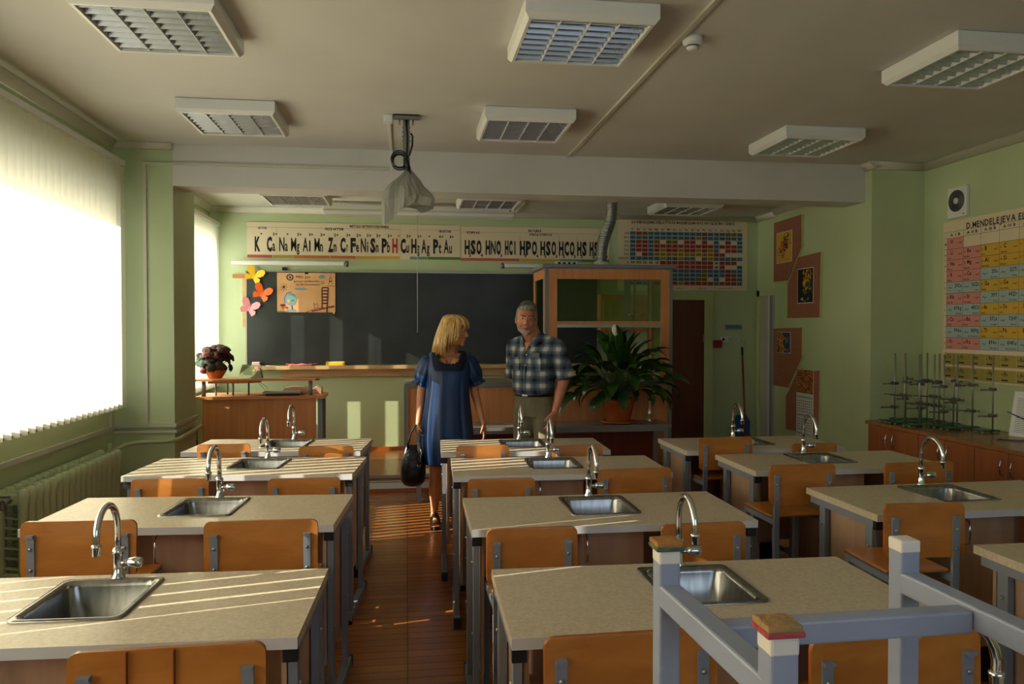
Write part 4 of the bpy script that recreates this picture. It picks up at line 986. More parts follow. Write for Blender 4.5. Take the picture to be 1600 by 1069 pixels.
# ================================================================== CHAIRS
def make_chair(w, h, ply='ply', scars=False):
    """back towards -y (the camera), seat towards +y"""
    t = thing('school_chair', 'x', 'chair'); hw = w/2
    s = MB().m(ply)
    def rpoly(w2, h0, h1, r, n=4):
        P = []
        for ax, az, st in ((w2-r, h0+r, -PI/2), (w2-r, h1-r, 0), (-w2+r, h1-r, PI/2), (-w2+r, h0+r, PI)):
            for k in range(n+1): a = st+PI/2*k/n; P.append((ax+r*math.cos(a), az+r*math.sin(a)))
        return P
    # gently bowed backrest
    P = rpoly(hw, h-.19, h, .022)
    F = []; Bk = []
    cols = 9
    s.smooth = False
    front = [s.bm.verts.new((x, .03-.10*x*x+.1*hw*hw*0 + .02*(z-h), z)) for x, z in P]; back = [s.bm.verts.new((x, .018-.10*x*x + .02*(z-h), z)) for x, z in P]
    s.vface(front[::-1]); s.vface(back); n = len(P)
    s.m('ply2')
    for k in range(n): s.vface([back[k], back[(k+1)%n], front[(k+1)%n], front[k]], False)
    if scars:
        s.m('scar').box(.012, .0145, .007, .0165, h-.19, h-.002).box(-.078, -.076, .007, .0165, h-.16, h-.002)
    s.build('backrest', t)
    sz = h-.245
    s = MB().m(ply).box(-hw+.03, hw-.03, .05, .335, sz-.012, sz, bev=.005).m('ply2').box(-hw+.035, hw-.035, .318, .345, sz-.025, sz-.003, bev=.006); s.build('seat', t)
    for sg in (-1, 1):
        x = sg*(hw-.035)
        s = MB().m('frame').bar((x, .012, h-.05), (x, .016, h-.3), .024, .014).bar((x, .022, h-.3), (x, .0, .02), .024, .022)
        s.box(x-.012, x+.012, -.004, .02, h-.052, h-.044)
        s.m('alu').lathe([(.005, 0), (.006, .003), (.002, .005)], T=Matrix.Translation((x, .005, h-.09)) @ Matrix.Rotation(PI/2, 4, 'X'), n=8).lathe([(.005, 0), (.006, .003), (.002, .005)], T=Matrix.Translation((x, .008, h-.16)) @ Matrix.Rotation(PI/2, 4, 'X'), n=8)
        s.m('rubber').box(x-.014, x+.014, -.014, .014, 0.001, .03)
        s.build('leg', t)
        s = MB().m('frame').bar((x, .30, sz-.013), (x, .32, .02), .024, .022).m('rubber').box(x-.014, x+.014, .307, .335, 0.001, .03); s.build('leg', t)
        MB().m('frame').bar((x, .02, sz-.025), (x, .31, sz-.025), .022, .024).build('side_rail', t); MB().m('frame').bar((x, .01, .12), (x, .315, .12), .02, .02).build('lower_rail', t)
    MB().m('frame').bar((-hw+.035, .18, .12), (hw-.035, .18, .12), .02, .02).build('stretcher', t); MB().m('frame').bar((-hw+.035, .3, sz-.026), (hw-.035, .3, sz-.026), .02, .02).build('seat_rail', t)
    return t
chairs = [
 (-.478, 1.60, .38, .855, 1, 'wooden chair with a dark vertical split in its backrest, nearest on the window side'),
 (-1.084, 2.70, .37, .857, -3, 'wooden chair nearest the radiator, behind the first sink desk'),
 (-.49, 2.66, .375, .848, -2, 'wooden chair at the aisle end behind the first desk of the window side'),
 (-1.075, 3.66, .345, .81, -3, 'wooden chair on the radiator side between the second and third window desks'),
 (-.475, 3.64, .33, .80, -2, 'wooden chair on the aisle side between the second and third window desks'),
 (-1.055, 4.61, .30, .825, -3, 'small looking wooden chair before the farthest window desk, radiator side'),
 (-.465, 4.52, .31, .815, -2, 'small looking wooden chair before the farthest window desk, aisle side'),
 (.478, 1.57, .385, .845, 1, 'wooden chair seen behind the first leg of the upturned chair'),
 (1.06, 1.52, .41, .83, 2, 'wooden chair seen through the upturned chair frame'),
 (.43, 2.60, .32, .805, 1, 'wooden chair on the aisle side of the second middle desk'),
 (1.052, 2.60, .316, .80, 1, 'wooden chair right of the sink cupboard at the second middle desk'),
 (.443, 3.58, .322, .785, 0, 'wooden chair on the aisle side of the third middle desk'),
 (1.09, 3.56, .373, .82, 3, 'wooden chair on the right side of the third middle desk'),
 (.43, 4.355, .304, .825, 0, 'wooden chair before the farthest middle desk, aisle side'),
 (.985, 4.355, .30, .815, 0, 'wooden chair before the farthest middle desk, in front of the man'),
 (1.875, 4.31, .336, .85, 3, 'wooden chair turned slightly, at the farthest right desk beside the plant'),
 (2.43, 4.30, .285, .805, 0, 'wooden chair under the calendar at the farthest right desk'),
 (1.852, 3.38, .338, .854, 2, 'wooden chair with its seat showing, at the third right desk'),
 (2.51, 3.46, .378, .835, 2, 'wooden chair nearest the storage counter at the third right desk'),
 (1.795, 2.44, .297, .885, -2, 'wooden chair behind the upturned chair at the second right desk')]
for i, (x, y, w, h, r, lab) in enumerate(chairs):
    t = make_chair(w, h, 'ply', i == 0); t.location = (x, y, 0); t.rotation_euler.z = math.radians(r); t['label'] = lab; t['group'] = 'wooden school chairs at the desks'
# ---- upturned chair standing on the nearest desk
t = thing('upturned_chair', 'pale grey steel chair upside down on the nearest desk, felt pads on its legs', 'chair', (.505, .82, .769))
W2, T = .17, .0285
A, Bq, C, Dq = (-.17, .14), (-.158, -.14), (.17, .145), (.18, -.135)
felts = [('feltgr', 'feltor'), ('feltred', 'felttan'), ('captape', 'captape'), ('feltgr', 'felttan')]
for (x, y), (f1, f2) in zip((A, Bq, C, Dq), felts):
    lg = MB().m('greypaint').bar((x, y, .02), (x, y, .435), T, T, bev=.003).m('captape').box(x-T/2-.0005, x+T/2+.0005, y-T/2-.0005, y+T/2+.0005, .425, .443, bev=.003).build('leg', t)
    if f1 != 'captape':
        MB().m(f1).box(x-.019, x+.019, y-.018, y+.018, .443, .449, bev=.002).m(f2).box(x-.018, x+.017, y-.017, y+.018, .448, .455, bev=.002).build('felt_pad', lg)
zb = .385
s = MB().m('greypaint').bar((A[0], A[1], zb), (Bq[0], Bq[1], zb), T, T, bev=.003); s.build('side_stretcher', t)
s = MB().m('greypaint').bar((C[0], C[1], zb), (Dq[0], Dq[1], zb), T, T, bev=.003); s.build('side_stretcher', t)
s = MB().m('greypaint').bar((-.148, .01, zb-.004), (.16, .015, zb-.004), T*.95, T*.95, bev=.003); s.build('cross_stretcher', t)
MB().m('ply').box(-.19, .19, -.16, .19, 0, .012, bev=.005).build('seat', t)
MB().m('greypaint').bar((A[0], A[1], .026), (Bq[0], Bq[1]-.02, .026), .025).bar((C[0], C[1], .026), (Dq[0], Dq[1]-.02, .026), .025).build('seat_rail', t)
# ================================================================== RIGHT SIDE
CX, CT = 3.9, .71
t = thing('storage_counter', 'long cherry wood counter of cupboards along the right wall', 'counter', (4.19, 3.9, 0))
MB().m('cherrytop').box(CX-4.19-.02, .3, -2.7, 2.18, CT-.028, CT).build('worktop', t)
ys = [6.06, 5.74, 5.41, 5.12, 4.82, 4.52, 4.22, 3.92, 3.62, 3.32, 3.02, 2.72, 2.42, 2.12, 1.82, 1.52, 1.22]
MB().m('cherry').box(CX-4.19+.012, .3, -2.68, 2.17, .06, CT-.028).m('rubber').box(CX-4.19+.05, .3, -2.66, 2.05, 0.001, .06).build('carcass', t)
hand = {0: 0, 1: 1, 2: 0, 3: 1, 4: 0, 5: 1}
for i, (a, b) in enumerate(zip(ys, ys[1:])):
    d = MB().m('cherry').box(CX-4.19-.006, CX-4.19+.011, b+.003-3.9, a-.003-3.9, .07, CT-.034).build('cupboard_door', t)
    yy = (b+.045 if i % 2 == 0 else a-.045) - 3.9; x0 = CX-4.19-.006
    if i == 0: yy = 5.79-3.9
    if i == 1: yy = 5.705-3.9
    MB().m('chrome', True).tube([(x0, yy, .52), (x0-.018, yy, .53), (x0-.024, yy, .575), (x0-.018, yy, .62), (x0, yy, .63)], .005, 6).build('door_handle', d)
# retort stands
def make_stand(kind):
    rnd = random.Random(kind*17+3)
    t = thing('retort_stand', 'x', 'laboratory stand')
    MB().m('cgreen').box(-.12, .03, -.045, .045, .012, .02, bev=.002).build('base_plate', t)
    s = MB().m('alu')
    for x in (-.108, .018):
        for y in (-.034, .034): s.lathe([(.009, 0), (.009, .012)], (x, y, 0), 8)
    s.build('foot', t)
    MB().m('alu', True).tube([(0, 0, .02), (0, 0, .575)], .0068, 10).build('rod', t)
    for z, a in ((.12+.10*(kind % 3)/2+.02*rnd.random(), rnd.uniform(2.2, 4.4)), (.29+.09*rnd.random(), rnd.uniform(1.9, 4.6))):
        cl = MB().m('dull').box(-.016, .016, -.014, .014, z-.012, z+.012, bev=.003)
        dx, dy = math.cos(a), math.sin(a); cl.m('dull', True)
        cl.tube([(-.04*dx, -.04*dy, z), (.07*dx, .07*dy, z)], .005, 7).tube([(-.045*dx, -.045*dy, z+.01), (-.045*dx, -.045*dy, z-.012)], .004, 6)
        px, py = -dy, dx
        for sg in (-1, 1):
            cl.tube([(.07*dx, .07*dy, z), (.095*dx+sg*.018*px, .095*dy+sg*.018*py, z), (.135*dx+sg*.014*px, .135*dy+sg*.014*py, z+.003), (.155*dx+sg*.002*px, .155*dy+sg*.002*py, z)], .0045, 6)
        cl.tube([(.05*dx, .05*dy, z), (.05*dx+px*.035, .05*dy+py*.035, z)], .0035, 6).m('stickred', True).ball((.05*dx+px*.04, .05*dy+py*.04, z), (.008, .008, .008), 8)
        cl.m('dull').box(.028*dx-.01, .028*dx+.01, .028*dy-.01, .028*dy+.01, z-.01, z+.016, bev=.002)
        if kind == 2 and z < .25: # ring clamp
            cl.m('black', True).tube([((.09+.03*math.cos(q*PI/8))*dx-.03*math.sin(q*PI/8)*dy, (.09+.03*math.cos(q*PI/8))*dy+.03*math.sin(q*PI/8)*dx, z) for q in range(17)], .003, 6)
        cl.build('clamp', t)
    return t
pro = [make_stand(k) for k in range(4)]
ords = ['the first', 'the second', 'the third', 'the fourth', 'the fifth', 'the sixth', 'the seventh', 'the eighth', 'the ninth', 'the tenth', 'the eleventh', 'the twelfth', 'the last']
pos = [(4.05, 5.93), (4.21, 6.02), (4.05, 5.80), (4.38, 5.98), (4.21, 5.82), (4.05, 5.62), (4.21, 5.66), (4.38, 5.83), (4.21, 5.55), (4.38, 5.66), (4.21, 5.40), (4.38, 5.45), (4.38, 5.24)]
names = ['green-based retort stand nearest the pillar corner', 'retort stand second from the pillar, rod beside the third', 'retort stand third from the pillar, rod touching the second in view']
for i, (x, y) in enumerate(pos):
    o = pro[i % 4] if i < 4 else copy_tree(pro[i % 4])
    o.location = (x, y, CT+.0005+.0*i)
    o['label'] = 'green-based metal retort stand on the counter, rod counted %s from the pillar' % ords[i].replace('the ', '') if i < 12 else 'green-based metal retort stand on the counter, standing alone nearest the leaning paper'
    o['group'] = 'retort stands on the counter'
# paper sheet + cable on counter
t = thing('paper_sheet', 'white printed sheet leaning at the wall end of the counter', 'paper', (4.36, 5.06, CT+.001))
s = MB().m('white'); O = (0, 0, 0); uu, vv = V((.35, -.94, 0)).normalized(), V((.22, .08, 1)).normalized(); s.prism([(0, 0), (.24, 0), (.24, .33), (0, .33)], O, uu, vv, .001); s.build('sheet', t)
s = MB().m('ink'); 
for k in range(20):
    rect(s, 'frame', V(O), uu, vv, .03, .21-.03*((k*7) % 4)/3, .03+.013*k, .034+.013*k, .0015)
write(s, '2.', V(O)+uu*.12+vv*.3, uu, vv, .015); s.build('printing', t)
s = MB().m('black', True).tube([(4.40, 5.12, CT+.17), (4.39, 5.0, CT+.14), (4.37, 4.9, CT+.13), (4.3, 4.8, CT+.006), (4.2, 4.78, CT+.006), (4.1, 4.86, CT+.006), (4.2, 4.95, CT+.006)], .004, 6)
tag(s.build('power_cable'), 'thin black cable trailing over the counter by the paper sheet', 'cable')
# wall fan
t = thing('wall_fan', 'square white extractor fan high on the right wall', 'fan', (XR, 5.765, 2.53)); RU, RV = (0,-1,0), (0,0,1)
MB().m('white').box(-.03, 0, -.11, .11, -.125, .125, bev=.006).build('fan_housing', t)
s = MB().m('greyedge'); 
for k in range(7): s.lathe([(.085-.009*k, 0.002), (.089-.009*k, .006), (.085-.009*k, .008)], T=Matrix.Translation((-.031, .0, .01)) @ Matrix.Rotation(-PI/2, 4, 'Y'), n=24, caps=(False, False))
s.m('black').lathe([(.088, 0), (.088, .002)], T=Matrix.Translation((-.0305, 0, .01)) @ Matrix.Rotation(-PI/2, 4, 'Y'), n=24).m('white').lathe([(.026, .003), (.024, .01), (0, .011)], T=Matrix.Translation((-.032, 0, .01)) @ Matrix.Rotation(-PI/2, 4, 'Y'), n=18)
s.build('fan_grille', t); MB().m('red').box(-.033, -.03, -.085, -.075, -.108, -.098).build('indicator_lamp', t)
# periodic table chart
PL, PW, PT, PB = 5.945, 1.95, 2.385, 1.07
t = thing('periodic_table_chart', 'large periodic table of elements chart on the right wall', 'chart', (XR-.004, PL-PW/2, PB))
MB().m('paper').box(-.005, 0, -PW/2, PW/2, 0, PT-PB).build('sheet', t)
s = MB(); O = (-.0055, PW/2, 0); Of = V(O); s.m('ink'); H = PT-PB; Z = lambda z: z-PB
Pt = lambda a, b, l=.001: Of + V(RU)*a + V((0,0,b)) + V((-l, 0, 0))
write(s, 'D.MENDEĻEJEVA ELEMENTU PERIODISKĀ SISTĒMA', Pt(.27, H-.085), RU, RV, .05, bold=True, align='l', width=1.55)
c0, cw, r0, rh = .045, .192, Z(2.245), .092
gr = ['H:p,,,,,,,He:y', 'Li:p,Be:p,B:y,C:y,N:y,O:y,F:y,Ne:y', 'Na:p,Mg:p,Al:y,Si:y,P:y,S:y,Cl:y,Ar:y', 'K:p,Ca:p,Sc:b,Ti:b,V:b,Cr:b,Mn:b,Fe:b', 'Cu:b,Zn:b,Ga:y,Ge:y,As:y,Se:y,Br:y,Kr:y', 'Rb:p,Sr:p,Y:b,Zr:b,Nb:b,Mo:b,Tc:b,Ru:b', 'Ag:b,Cd:b,In:y,Sn:y,Sb:y,Te:y,I:y,Xe:y', 'Cs:p,Ba:p,La:b,Hf:b,Ta:b,W:b,Re:b,Os:b', 'Au:b,Hg:b,Tl:y,Pb:y,Bi:y,Po:y,At:y,Rn:y', 'Fr:p,Ra:p,Ac:b,Ku:b,Ns:b,,,']
num = {'H':'1','He':'2','Li':'3','Be':'4','B':'5','C':'6','N':'7','O':'8','F':'9','Ne':'10','Na':'11','Mg':'12','Al':'13','Si':'14','P':'15','S':'16','Cl':'17','Ar':'18','K':'19','Ca':'20','Sc':'21','Ti':'22','Cu':'29','Zn':'30','Ga':'31','Ge':'32','Rb':'37','Sr':'38','Y':'39','Zr':'40','Ag':'47','Cd':'48','In':'49','Sn':'50','Cs':'55','Ba':'56','La':'57','Hf':'72','Au':'79','Hg':'80','Tl':'81','Pb':'82','Fr':'87','Ra':'88','Ac':'89','Ku':'104'}
nm = {'Li':'Litijs','Be':'Berilijs','B':'Bors','C':'Ogleklis','Na':'Nātrijs','Mg':'Magnijs','Al':'Alumīnijs','Si':'Silīcijs','K':'Kālijs','Ca':'Kalcijs','Sc':'Skandijs','Ti':'Titāns','Cu':'Varš','Zn':'Cinks','Ga':'Gallijs','Ge':'Germānijs','Rb':'Rubīdijs','Sr':'Stroncijs','Y':'Itrijs','Zr':'Cirkonijs','Ag':'Sudrabs','Cd':'Kadmijs','In':'Indijs','Sn':'Alva','Cs':'Cēzijs','Ba':'Bārijs','La':'Lantāns','Hf':'Hafnijs','Au':'Zelts','Hg':'Dzīvsudrabs','Tl':'Tallijs','Pb':'Svins','Fr':'Francijs','Ra':'Rādijs','Ac':'Aktīnijs','Ku':'Kurčatovijs'}
kc = {'p': 'pink', 'y': 'yell', 'b': 'blue'}
for i, row in enumerate(gr):
    for j, c in enumerate(row.split(',')):
        a0, b1 = c0+j*cw, r0-i*rh
        if c:
            e, k = c.split(':'); rect(s, kc[k], O, RU, RV, a0, a0+cw, b1-rh, b1, .0004); s.m('ink')
            if k == 'b':
                write(s, num.get(e, '')+e, Pt(a0+cw-.015, b1-.045), RU, RV, .03, bold=True, align='r', sx=.8); write(s, nm.get(e, ''), Pt(a0+cw-.015, b1-.082), RU, RV, .013, align='r', bold=True)
                stroke(s, 'ink', O, RU, RV, [(a0+.02, b1-.05), (a0+.035, b1-.04), (a0+.05, b1-.052), (a0+.065, b1-.04)], .004, .0008)
            else:
                write(s, num.get(e, ''), Pt(a0+.012, b1-.045), RU, RV, .018, align='l'); write(s, e, Pt(a0+.045, b1-.045), RU, RV, .033, bold=True, align='l', sx=.85); write(s, nm.get(e, ''), Pt(a0+.012, b1-.082), RU, RV, .013, align='l', bold=True)
                stroke(s, 'ink', O, RU, RV, [(a0+cw-.055, b1-.05), (a0+cw-.04, b1-.042), (a0+cw-.03, b1-.052), (a0+cw-.015, b1-.04)], .004, .0008)
for j in range(9): stroke(s, 'ink', O, RU, RV, [(c0+j*cw, r0-10*rh), (c0+j*cw, r0+.05)], .0022, .0009)
for i in range(11): stroke(s, 'ink', O, RU, RV, [(c0-.03, r0-i*rh), (c0+8*cw, r0-i*rh)], .0022, .0009)
stroke(s, 'ink', O, RU, RV, [(c0-.03, r0-10*rh), (c0-.03, r0+.05)], .0022, .0009); stroke(s, 'ink', O, RU, RV, [(c0-.03, r0+.05), (c0+8*cw, r0+.05)], .0022, .0009)
s.m('ink')
for j, r_ in enumerate(('I', 'II', 'III', 'IV', 'V', 'VI', 'VII', 'VIII')): write(s, 'A '+r_+' B', Pt(c0+(j+.5)*cw, r0+.013), RU, RV, .024, bold=True, width=.12)
for i, r_ in ((0, 'I'), (1, 'II'), (2, 'III'), (4, 'IV'), (6, 'V'), (8, 'VI'), (9, 'VII')): write(s, r_, Pt(c0-.015, r0-(i+.5)*rh-.01), RU, RV, .018, bold=True, width=.012)
for q, (z0, els) in enumerate(((Z(1.195), 'Ce58 Pr59 Nd60 Pm61 Sm62 Eu63 Gd64 Tb65 Dy66 Ho67 Er68 Tm69'), (Z(1.08), 'Th90 Pa91 U92 Np93 Pu94 Am95 Cm96 Bk97 Cf98 Es99 Fm100 Md101'))):
    els = els.split(); w_ = 1.85/12
    for j, e in enumerate(els):
        a0 = .03+j*w_; rect(s, 'khaki', O, RU, RV, a0+.001, a0+w_-.001, z0, z0+.095, .0004); s.m('ink')
        b = e.rstrip('0123456789'); write(s, e[len(b):], Pt(a0+.006, z0+.052), RU, RV, .016, align='l'); write(s, b, Pt(a0+.036, z0+.052), RU, RV, .03, bold=True, align='l', sx=.8)
        rect(s, 'ink', O, RU, RV, a0+.01, a0+.075, z0+.014, z0+.024, .0008)
s.build('printing', t)
# pinboards on the pillar side (facing -x), panel coordinates (y, z)
def pinboard(poly, lab):
    cy = sum(p[0] for p in poly)/len(poly); z0 = min(p[1] for p in poly)
    t = thing('pinboard', lab, 'pinboard', (4.0, cy, z0))
    pl = [(cy-y, z-z0) for y, z in poly]
    MB().m('palegreen').prism(pl, (-.002, 0, 0), RU, RV, .018).build('backing_panel', t)
    c = (sum(p[0] for p in pl)/len(pl), sum(p[1] for p in pl)/len(pl))
    MB().m('cork').prism([(a*.985+c[0]*.015-.012, b) for a, b in pl], (-.021, 0, 0), RU, RV, .006).build('hardboard_face', t)
pinboard([(7.93, 2.0), (7.61, 2.0), (7.34, 2.32), (7.34, 2.65), (7.93, 2.64)], 'topmost reddish pinboard holding the yellow flower card')
pinboard([(7.62, 1.6), (6.985, 1.6), (6.975, 2.235), (7.40, 2.22), (7.62, 1.96)], 'second pinboard from the top, holding the dark flower card')
pinboard([(7.93, .87), (7.60, .87), (7.32, 1.19), (7.32, 1.5), (7.93, 1.49)], 'third pinboard from the top, holding the blue and gold card')
pinboard([(7.64, .43), (6.99, .44), (6.98, 1.08), (7.38, 1.06), (7.64, .77)], 'lowest pinboard, behind the tiger calendar')
def card(name, y0, y1, z0, z1, lab, cat, build):
    t = thing(name, lab, cat, (3.970, (y0+y1)/2, z0)); W = (y0-y1)/2
    MB().m('white').box(-.001, .001, -W, W, 0, z1-z0).build('card_sheet', t)
    s = MB(); O = (-.0015, W, 0); build(s, O, 2*W, z1-z0); s.build('picture', t)
def c1(s, O, w, h):
    rect(s, 'yell', O, RU, RV, .005, w-.005, .005, h-.005, .0003)
    rnd = random.Random(2)
    for k in range(150):
        a = rnd.gauss(.52, .13); b = rnd.gauss(.56, .15)+.5*(a-.5)
        disc(s, rnd.choice(['brick', 'tred', 'cgreen', 'tolive', 'orangepaper', 'ink']), O, RU, RV, w*min(.9, max(.1, a)), h*min(.92, max(.1, b)), rnd.uniform(.006, .014), None, .0005+.00001*k, 7)
    s.m('brick'); write(s, 'Sveicam', Pt2(O, w*.75, h*.08), RU, RV, .012)
def Pt2(O, a, b): return V(O) + V(RU)*a + V((0,0,b)) + V((-.003, 0, 0))
def c2(s, O, w, h):
    rect(s, 'ink', O, RU, RV, .008, w-.008, .008, h-.008, .0003); rnd = random.Random(4)
    for k in range(110): disc(s, rnd.choice(['tyel', 'orangepaper', 'cgreen', 'tolive', 'goldp', 'ochre', 'ink']), O, RU, RV, w*rnd.uniform(.35, .88), h*rnd.uniform(.3, .93), rnd.uniform(.007, .017), None, .0005+.00001*k, 7)
    for k in range(8): disc(s, rnd.choice(['paper', 'khaki']), O, RU, RV, w*rnd.uniform(.2, .7), h*rnd.uniform(.06, .16), .014, .008, .0012, 9)
def c3(s, O, w, h):
    rect(s, 'darkblue', O, RU, RV, .006, w-.006, .006, h-.006, .0003); rnd = random.Random(6)
    for k in range(90): disc(s, rnd.choice(['tyel', 'ochre', 'brick', 'orange', 'goldp']), O, RU, RV, w*min(.9, abs(rnd.gauss(.22, .12))+.06), h*rnd.uniform(.1, .9), rnd.uniform(.008, .018), None, .0005+.00002*k, 9)
    for k in range(14): disc(s, rnd.choice(['tyel', 'tred']), O, RU, RV, w*rnd.uniform(.3, .9), h*rnd.uniform(.06, .2), rnd.uniform(.008, .014), None, .0012, 9)
    for k in range(4): rect(s, 'paper', O, RU, RV, w*.62, w*.84, h*(.5+.07*k), h*(.515+.07*k), .0014)
card('greeting_card', 7.87, 7.53, 2.19, 2.52, 'yellow greeting card with a printed bouquet on the topmost pinboard', 'card', c1)
card('greeting_card', 7.41, 7.10, 1.745, 2.10, 'dark card with orange flowers on the second pinboard', 'card', c2)
card('greeting_card', 7.84, 7.55, 1.23, 1.455, 'small blue and gold autumn card on the third pinboard', 'card', c3)
t = thing('wall_calendar', 'hanging tiger calendar with three month sheets on the lowest pinboard', 'calendar', (3.966, 7.245, .25))
MB().m('white').box(-.002, .002, -.165, .165, 0, .585).m('paper').box(-.002, .002, -.165, .165, .585, .83).build('calendar_sheet', t)
s = MB(); O = (-.0025, .165, 0); rect(s, 'tiger', O, RU, RV, .004, .326, .59, .826, .0004)
for i in range(3):
    z0 = .02 + i*.185; rect(s, 'blue', O, RU, RV, .01, .32, z0+.15, z0+.17, .0004)
    for a in range(5):
        for b in range(8): rect(s, 'red' if b == 7 else 'ink', O, RU, RV, .02+b*.038, .038+b*.038, z0+.01+a*.026, z0+.02+a*.026, .0004)
s.build('printing', t)
SUN, SKY, WORLD, EXPO, BACK, SKYB = 13.5, 130, .1, .08, 26, 110
# ================================================================== PEOPLE
def Rz(a): return Matrix.Rotation(a, 3, 'Z')
def Rx(a): return Matrix.Rotation(a, 3, 'X')
def Ry(a): return Matrix.Rotation(a, 3, 'Y')
def hand(s, w, d, up, side, k=1., curl=.5, spread=.10, left=True):
    """hand at wrist w; d = finger direction, side = towards the thumb, up = back of hand"""
    w, d, side = V(w), V(d).normalized(), V(side).normalized(); up = V(up).normalized()
    palm0, palm1 = w + d*.015*k, w + d*.08*k
    for j in (-1.5, -.5, .5, 1.5): s.cap(w + d*.012*k + side*.008*j*k, palm1 + side*.0195*j*k, .015*k, .0125*k, 10)
    lens = (.062, .078, .085, .076)
    for i, j in enumerate((-1.5, -.5, .5, 1.5)):
        p = palm1 + side*.0195*j*k; dd = (d + side*spread*j*.5).normalized(); L = lens[i]*k
        ax = side
        for q, (f, r) in enumerate(((.45, .0092), (.3, .0084), (.25, .0074))):
            ang = curl*(.5 if q == 0 else .9)
            dd = (dd*math.cos(ang) - up*math.sin(ang)).normalized(); up2 = up
            e = p + dd*L*f; s.cap(p, e, r*k, (r-.0007)*k, 8); p = e
    # thumb leaves the side of the palm near its base
    p = w + d*.025*k + side*.024*k; dd = (d*.75 + side*.65 - up*.25).normalized()
    e = p + dd*.04*k; s.cap(p, e, .0125*k, .0105*k, 8); dd = (d*.95 + side*.15 - up*.35*(1+curl)).normalized(); s.cap(e, e + dd*.034*k, .0105*k, .0085*k, 8)

def head(s, c, R, k=1., male=True):
    """adds skull, jaw, nose, brow, ears at c with rotation R (face looks towards -y locally)"""
    c = V(c); f = lambda x, y, z: c + R @ V((x, y, z))*k
    T = R.to_4x4()
    def E(x, y, z, a, b, d): s.ball(f(x, y, z), (a*k, b*k, d*k), 20, T)
    E(0, .012, .03, .074, .094, .088)        # cranium
    E(0, -.022, -.005, .064, .072, .085)     # face mass
    E(0, -.035, -.062, .05 if male else .043, .05, .045)   # jaw
    E(0, -.07, -.092, .024, .02, .02)        # chin
    E(-.03, -.055, -.03, .03, .032, .03); E(.03, -.055, -.03, .03, .032, .03)   # cheeks
    E(0, -.078, .032, .045, .016, .013)      # brow ridge
    s.cap(f(0, -.088, .015), f(0, -.112, -.022), .0085*k, .012*k, 10)    # nose bridge to tip
    E(-.011, -.1, -.027, .0085, .01, .008); E(.011, -.1, -.027, .0085, .01, .008)
    E(0, -.088, -.052, .022, .012, .006); E(0, -.086, -.062, .019, .012, .007)  # lips
    for sg in (-1, 1):
        E(sg*.074, .012, -.004, .01, .02, .032); E(sg*.075, .004, -.024, .008, .009, .012)
def face_parts(root, c, R, k, brow, lipk='lip'):
    c = V(c); f = lambda x, y, z: c + R @ V((x, y, z))*k; T = R.to_4x4()
    for sg in (-1, 1):
        e = MB().m('eye', True).ball(f(sg*.029, -.0775, .012), (.0125*k, .009*k, .006*k), 12, T).build('eye', root)
        MB().m('iris', True).ball(f(sg*.029, -.0845, .0125), (.0055*k, .0035*k, .0058*k), 10, T).build('iris', e)
        MB().m(brow, True).cap(f(sg*.014, -.092, .031), f(sg*.044, -.083, .036), .0045*k, .003*k, 8).build('eyebrow', root)
    MB().m(lipk, True).cap(f(-.016, -.094, -.057), f(.016, -.094, -.057), .004*k, .004*k, 8).cap(f(-.01, -.0965, -.061), f(.01, -.0965, -.061), .004*k, .004*k, 8).build('lips', root)

# ---------------------------------------------------------------- the woman
wm = thing('person', 'blond woman in a blue satin dress looking aside, holding a black handbag', 'person', (.315, 5.86, 0))
hc, hR = V((.05, -.03, 1.468)), Rz(1.12) @ Rx(.10)
s = MB().m('skin_w', True)
head(s, hc, hR, .92, False)
s.cap((.015, .02, 1.29), (.035, .0, 1.40), .048, .046)
for sg in (-1, 1):
    s.cap((sg*.04, .02, 1.27), (sg*.15, .015, 1.245), .05, .045); s.cap((sg*.05, -.03, 1.22), (sg*.03, .02, 1.2), .06, .08)
s.ball((0, .0, 1.15), (.125, .085, .15)).ball((0, .0, .98), (.105, .08, .15)).ball((0, .01, .84), (.135, .1, .13)).ball((.0, .0, 1.22), (.14, .07, .07))
# her right arm (towards the window) holding the bag
s.cap((-.165, .015, 1.235), (-.205, .035, 1.01), .042, .034).cap((-.205, .035, 1.01), (-.228, -.03, .80), .034, .023).ball((-.205, .038, 1.01), .034)
s.cap((-.228, -.03, .80), (-.232, -.04, .775), .022, .02)
hand(s, (-.23, -.038, .79), (-.02, -.05, -1), (-1, .1, 0), (0, -1, .0), .86, 1.25, .0)
# her left arm reaching down over the desk
s.cap((.165, .015, 1.235), (.205, .03, .99), .042, .034).cap((.205, .03, .99), (.255, -.06, .785), .034, .022).ball((.205, .032, .99), .034)
s.cap((.255, -.06, .785), (.262, -.07, .765), .021, .019)
hand(s, (.258, -.066, .78), (.12, -.15, -1), (1, -.2, .1), (-.25, -1, .1), .88, .22, .22)
# legs and feet
for x, y, hx in ((-.105, -.03, -.085), (.06, .05, .075)):
    s.cap((hx, .01, .80), (x+.005, y, .44), .085, .05).ball((x+.005, y-.005, .44), .05).cap((x+.005, y, .43), (x, y+.015, .28), .047, .05).cap((x, y+.015, .28), (x-.005, y+.02, .115), .05, .027)
    s.cap((x-.005, y+.02, .115), (x-.005, y+.025, .075), .03, .028).cap((x-.005, y+.02, .07), (x, y-.11, .04), .03, .024)
    for q in range(5): s.cap((x-.026+.013*q, y-.12, .033), (x-.028+.0135*q, y-.152+.004*abs(q-1), .027), .0095, .008, 8)
body = s.build('body', wm); remesh(body, .0055, 4, .5)
face_parts(wm, hc, hR, .92, 'hair_w')
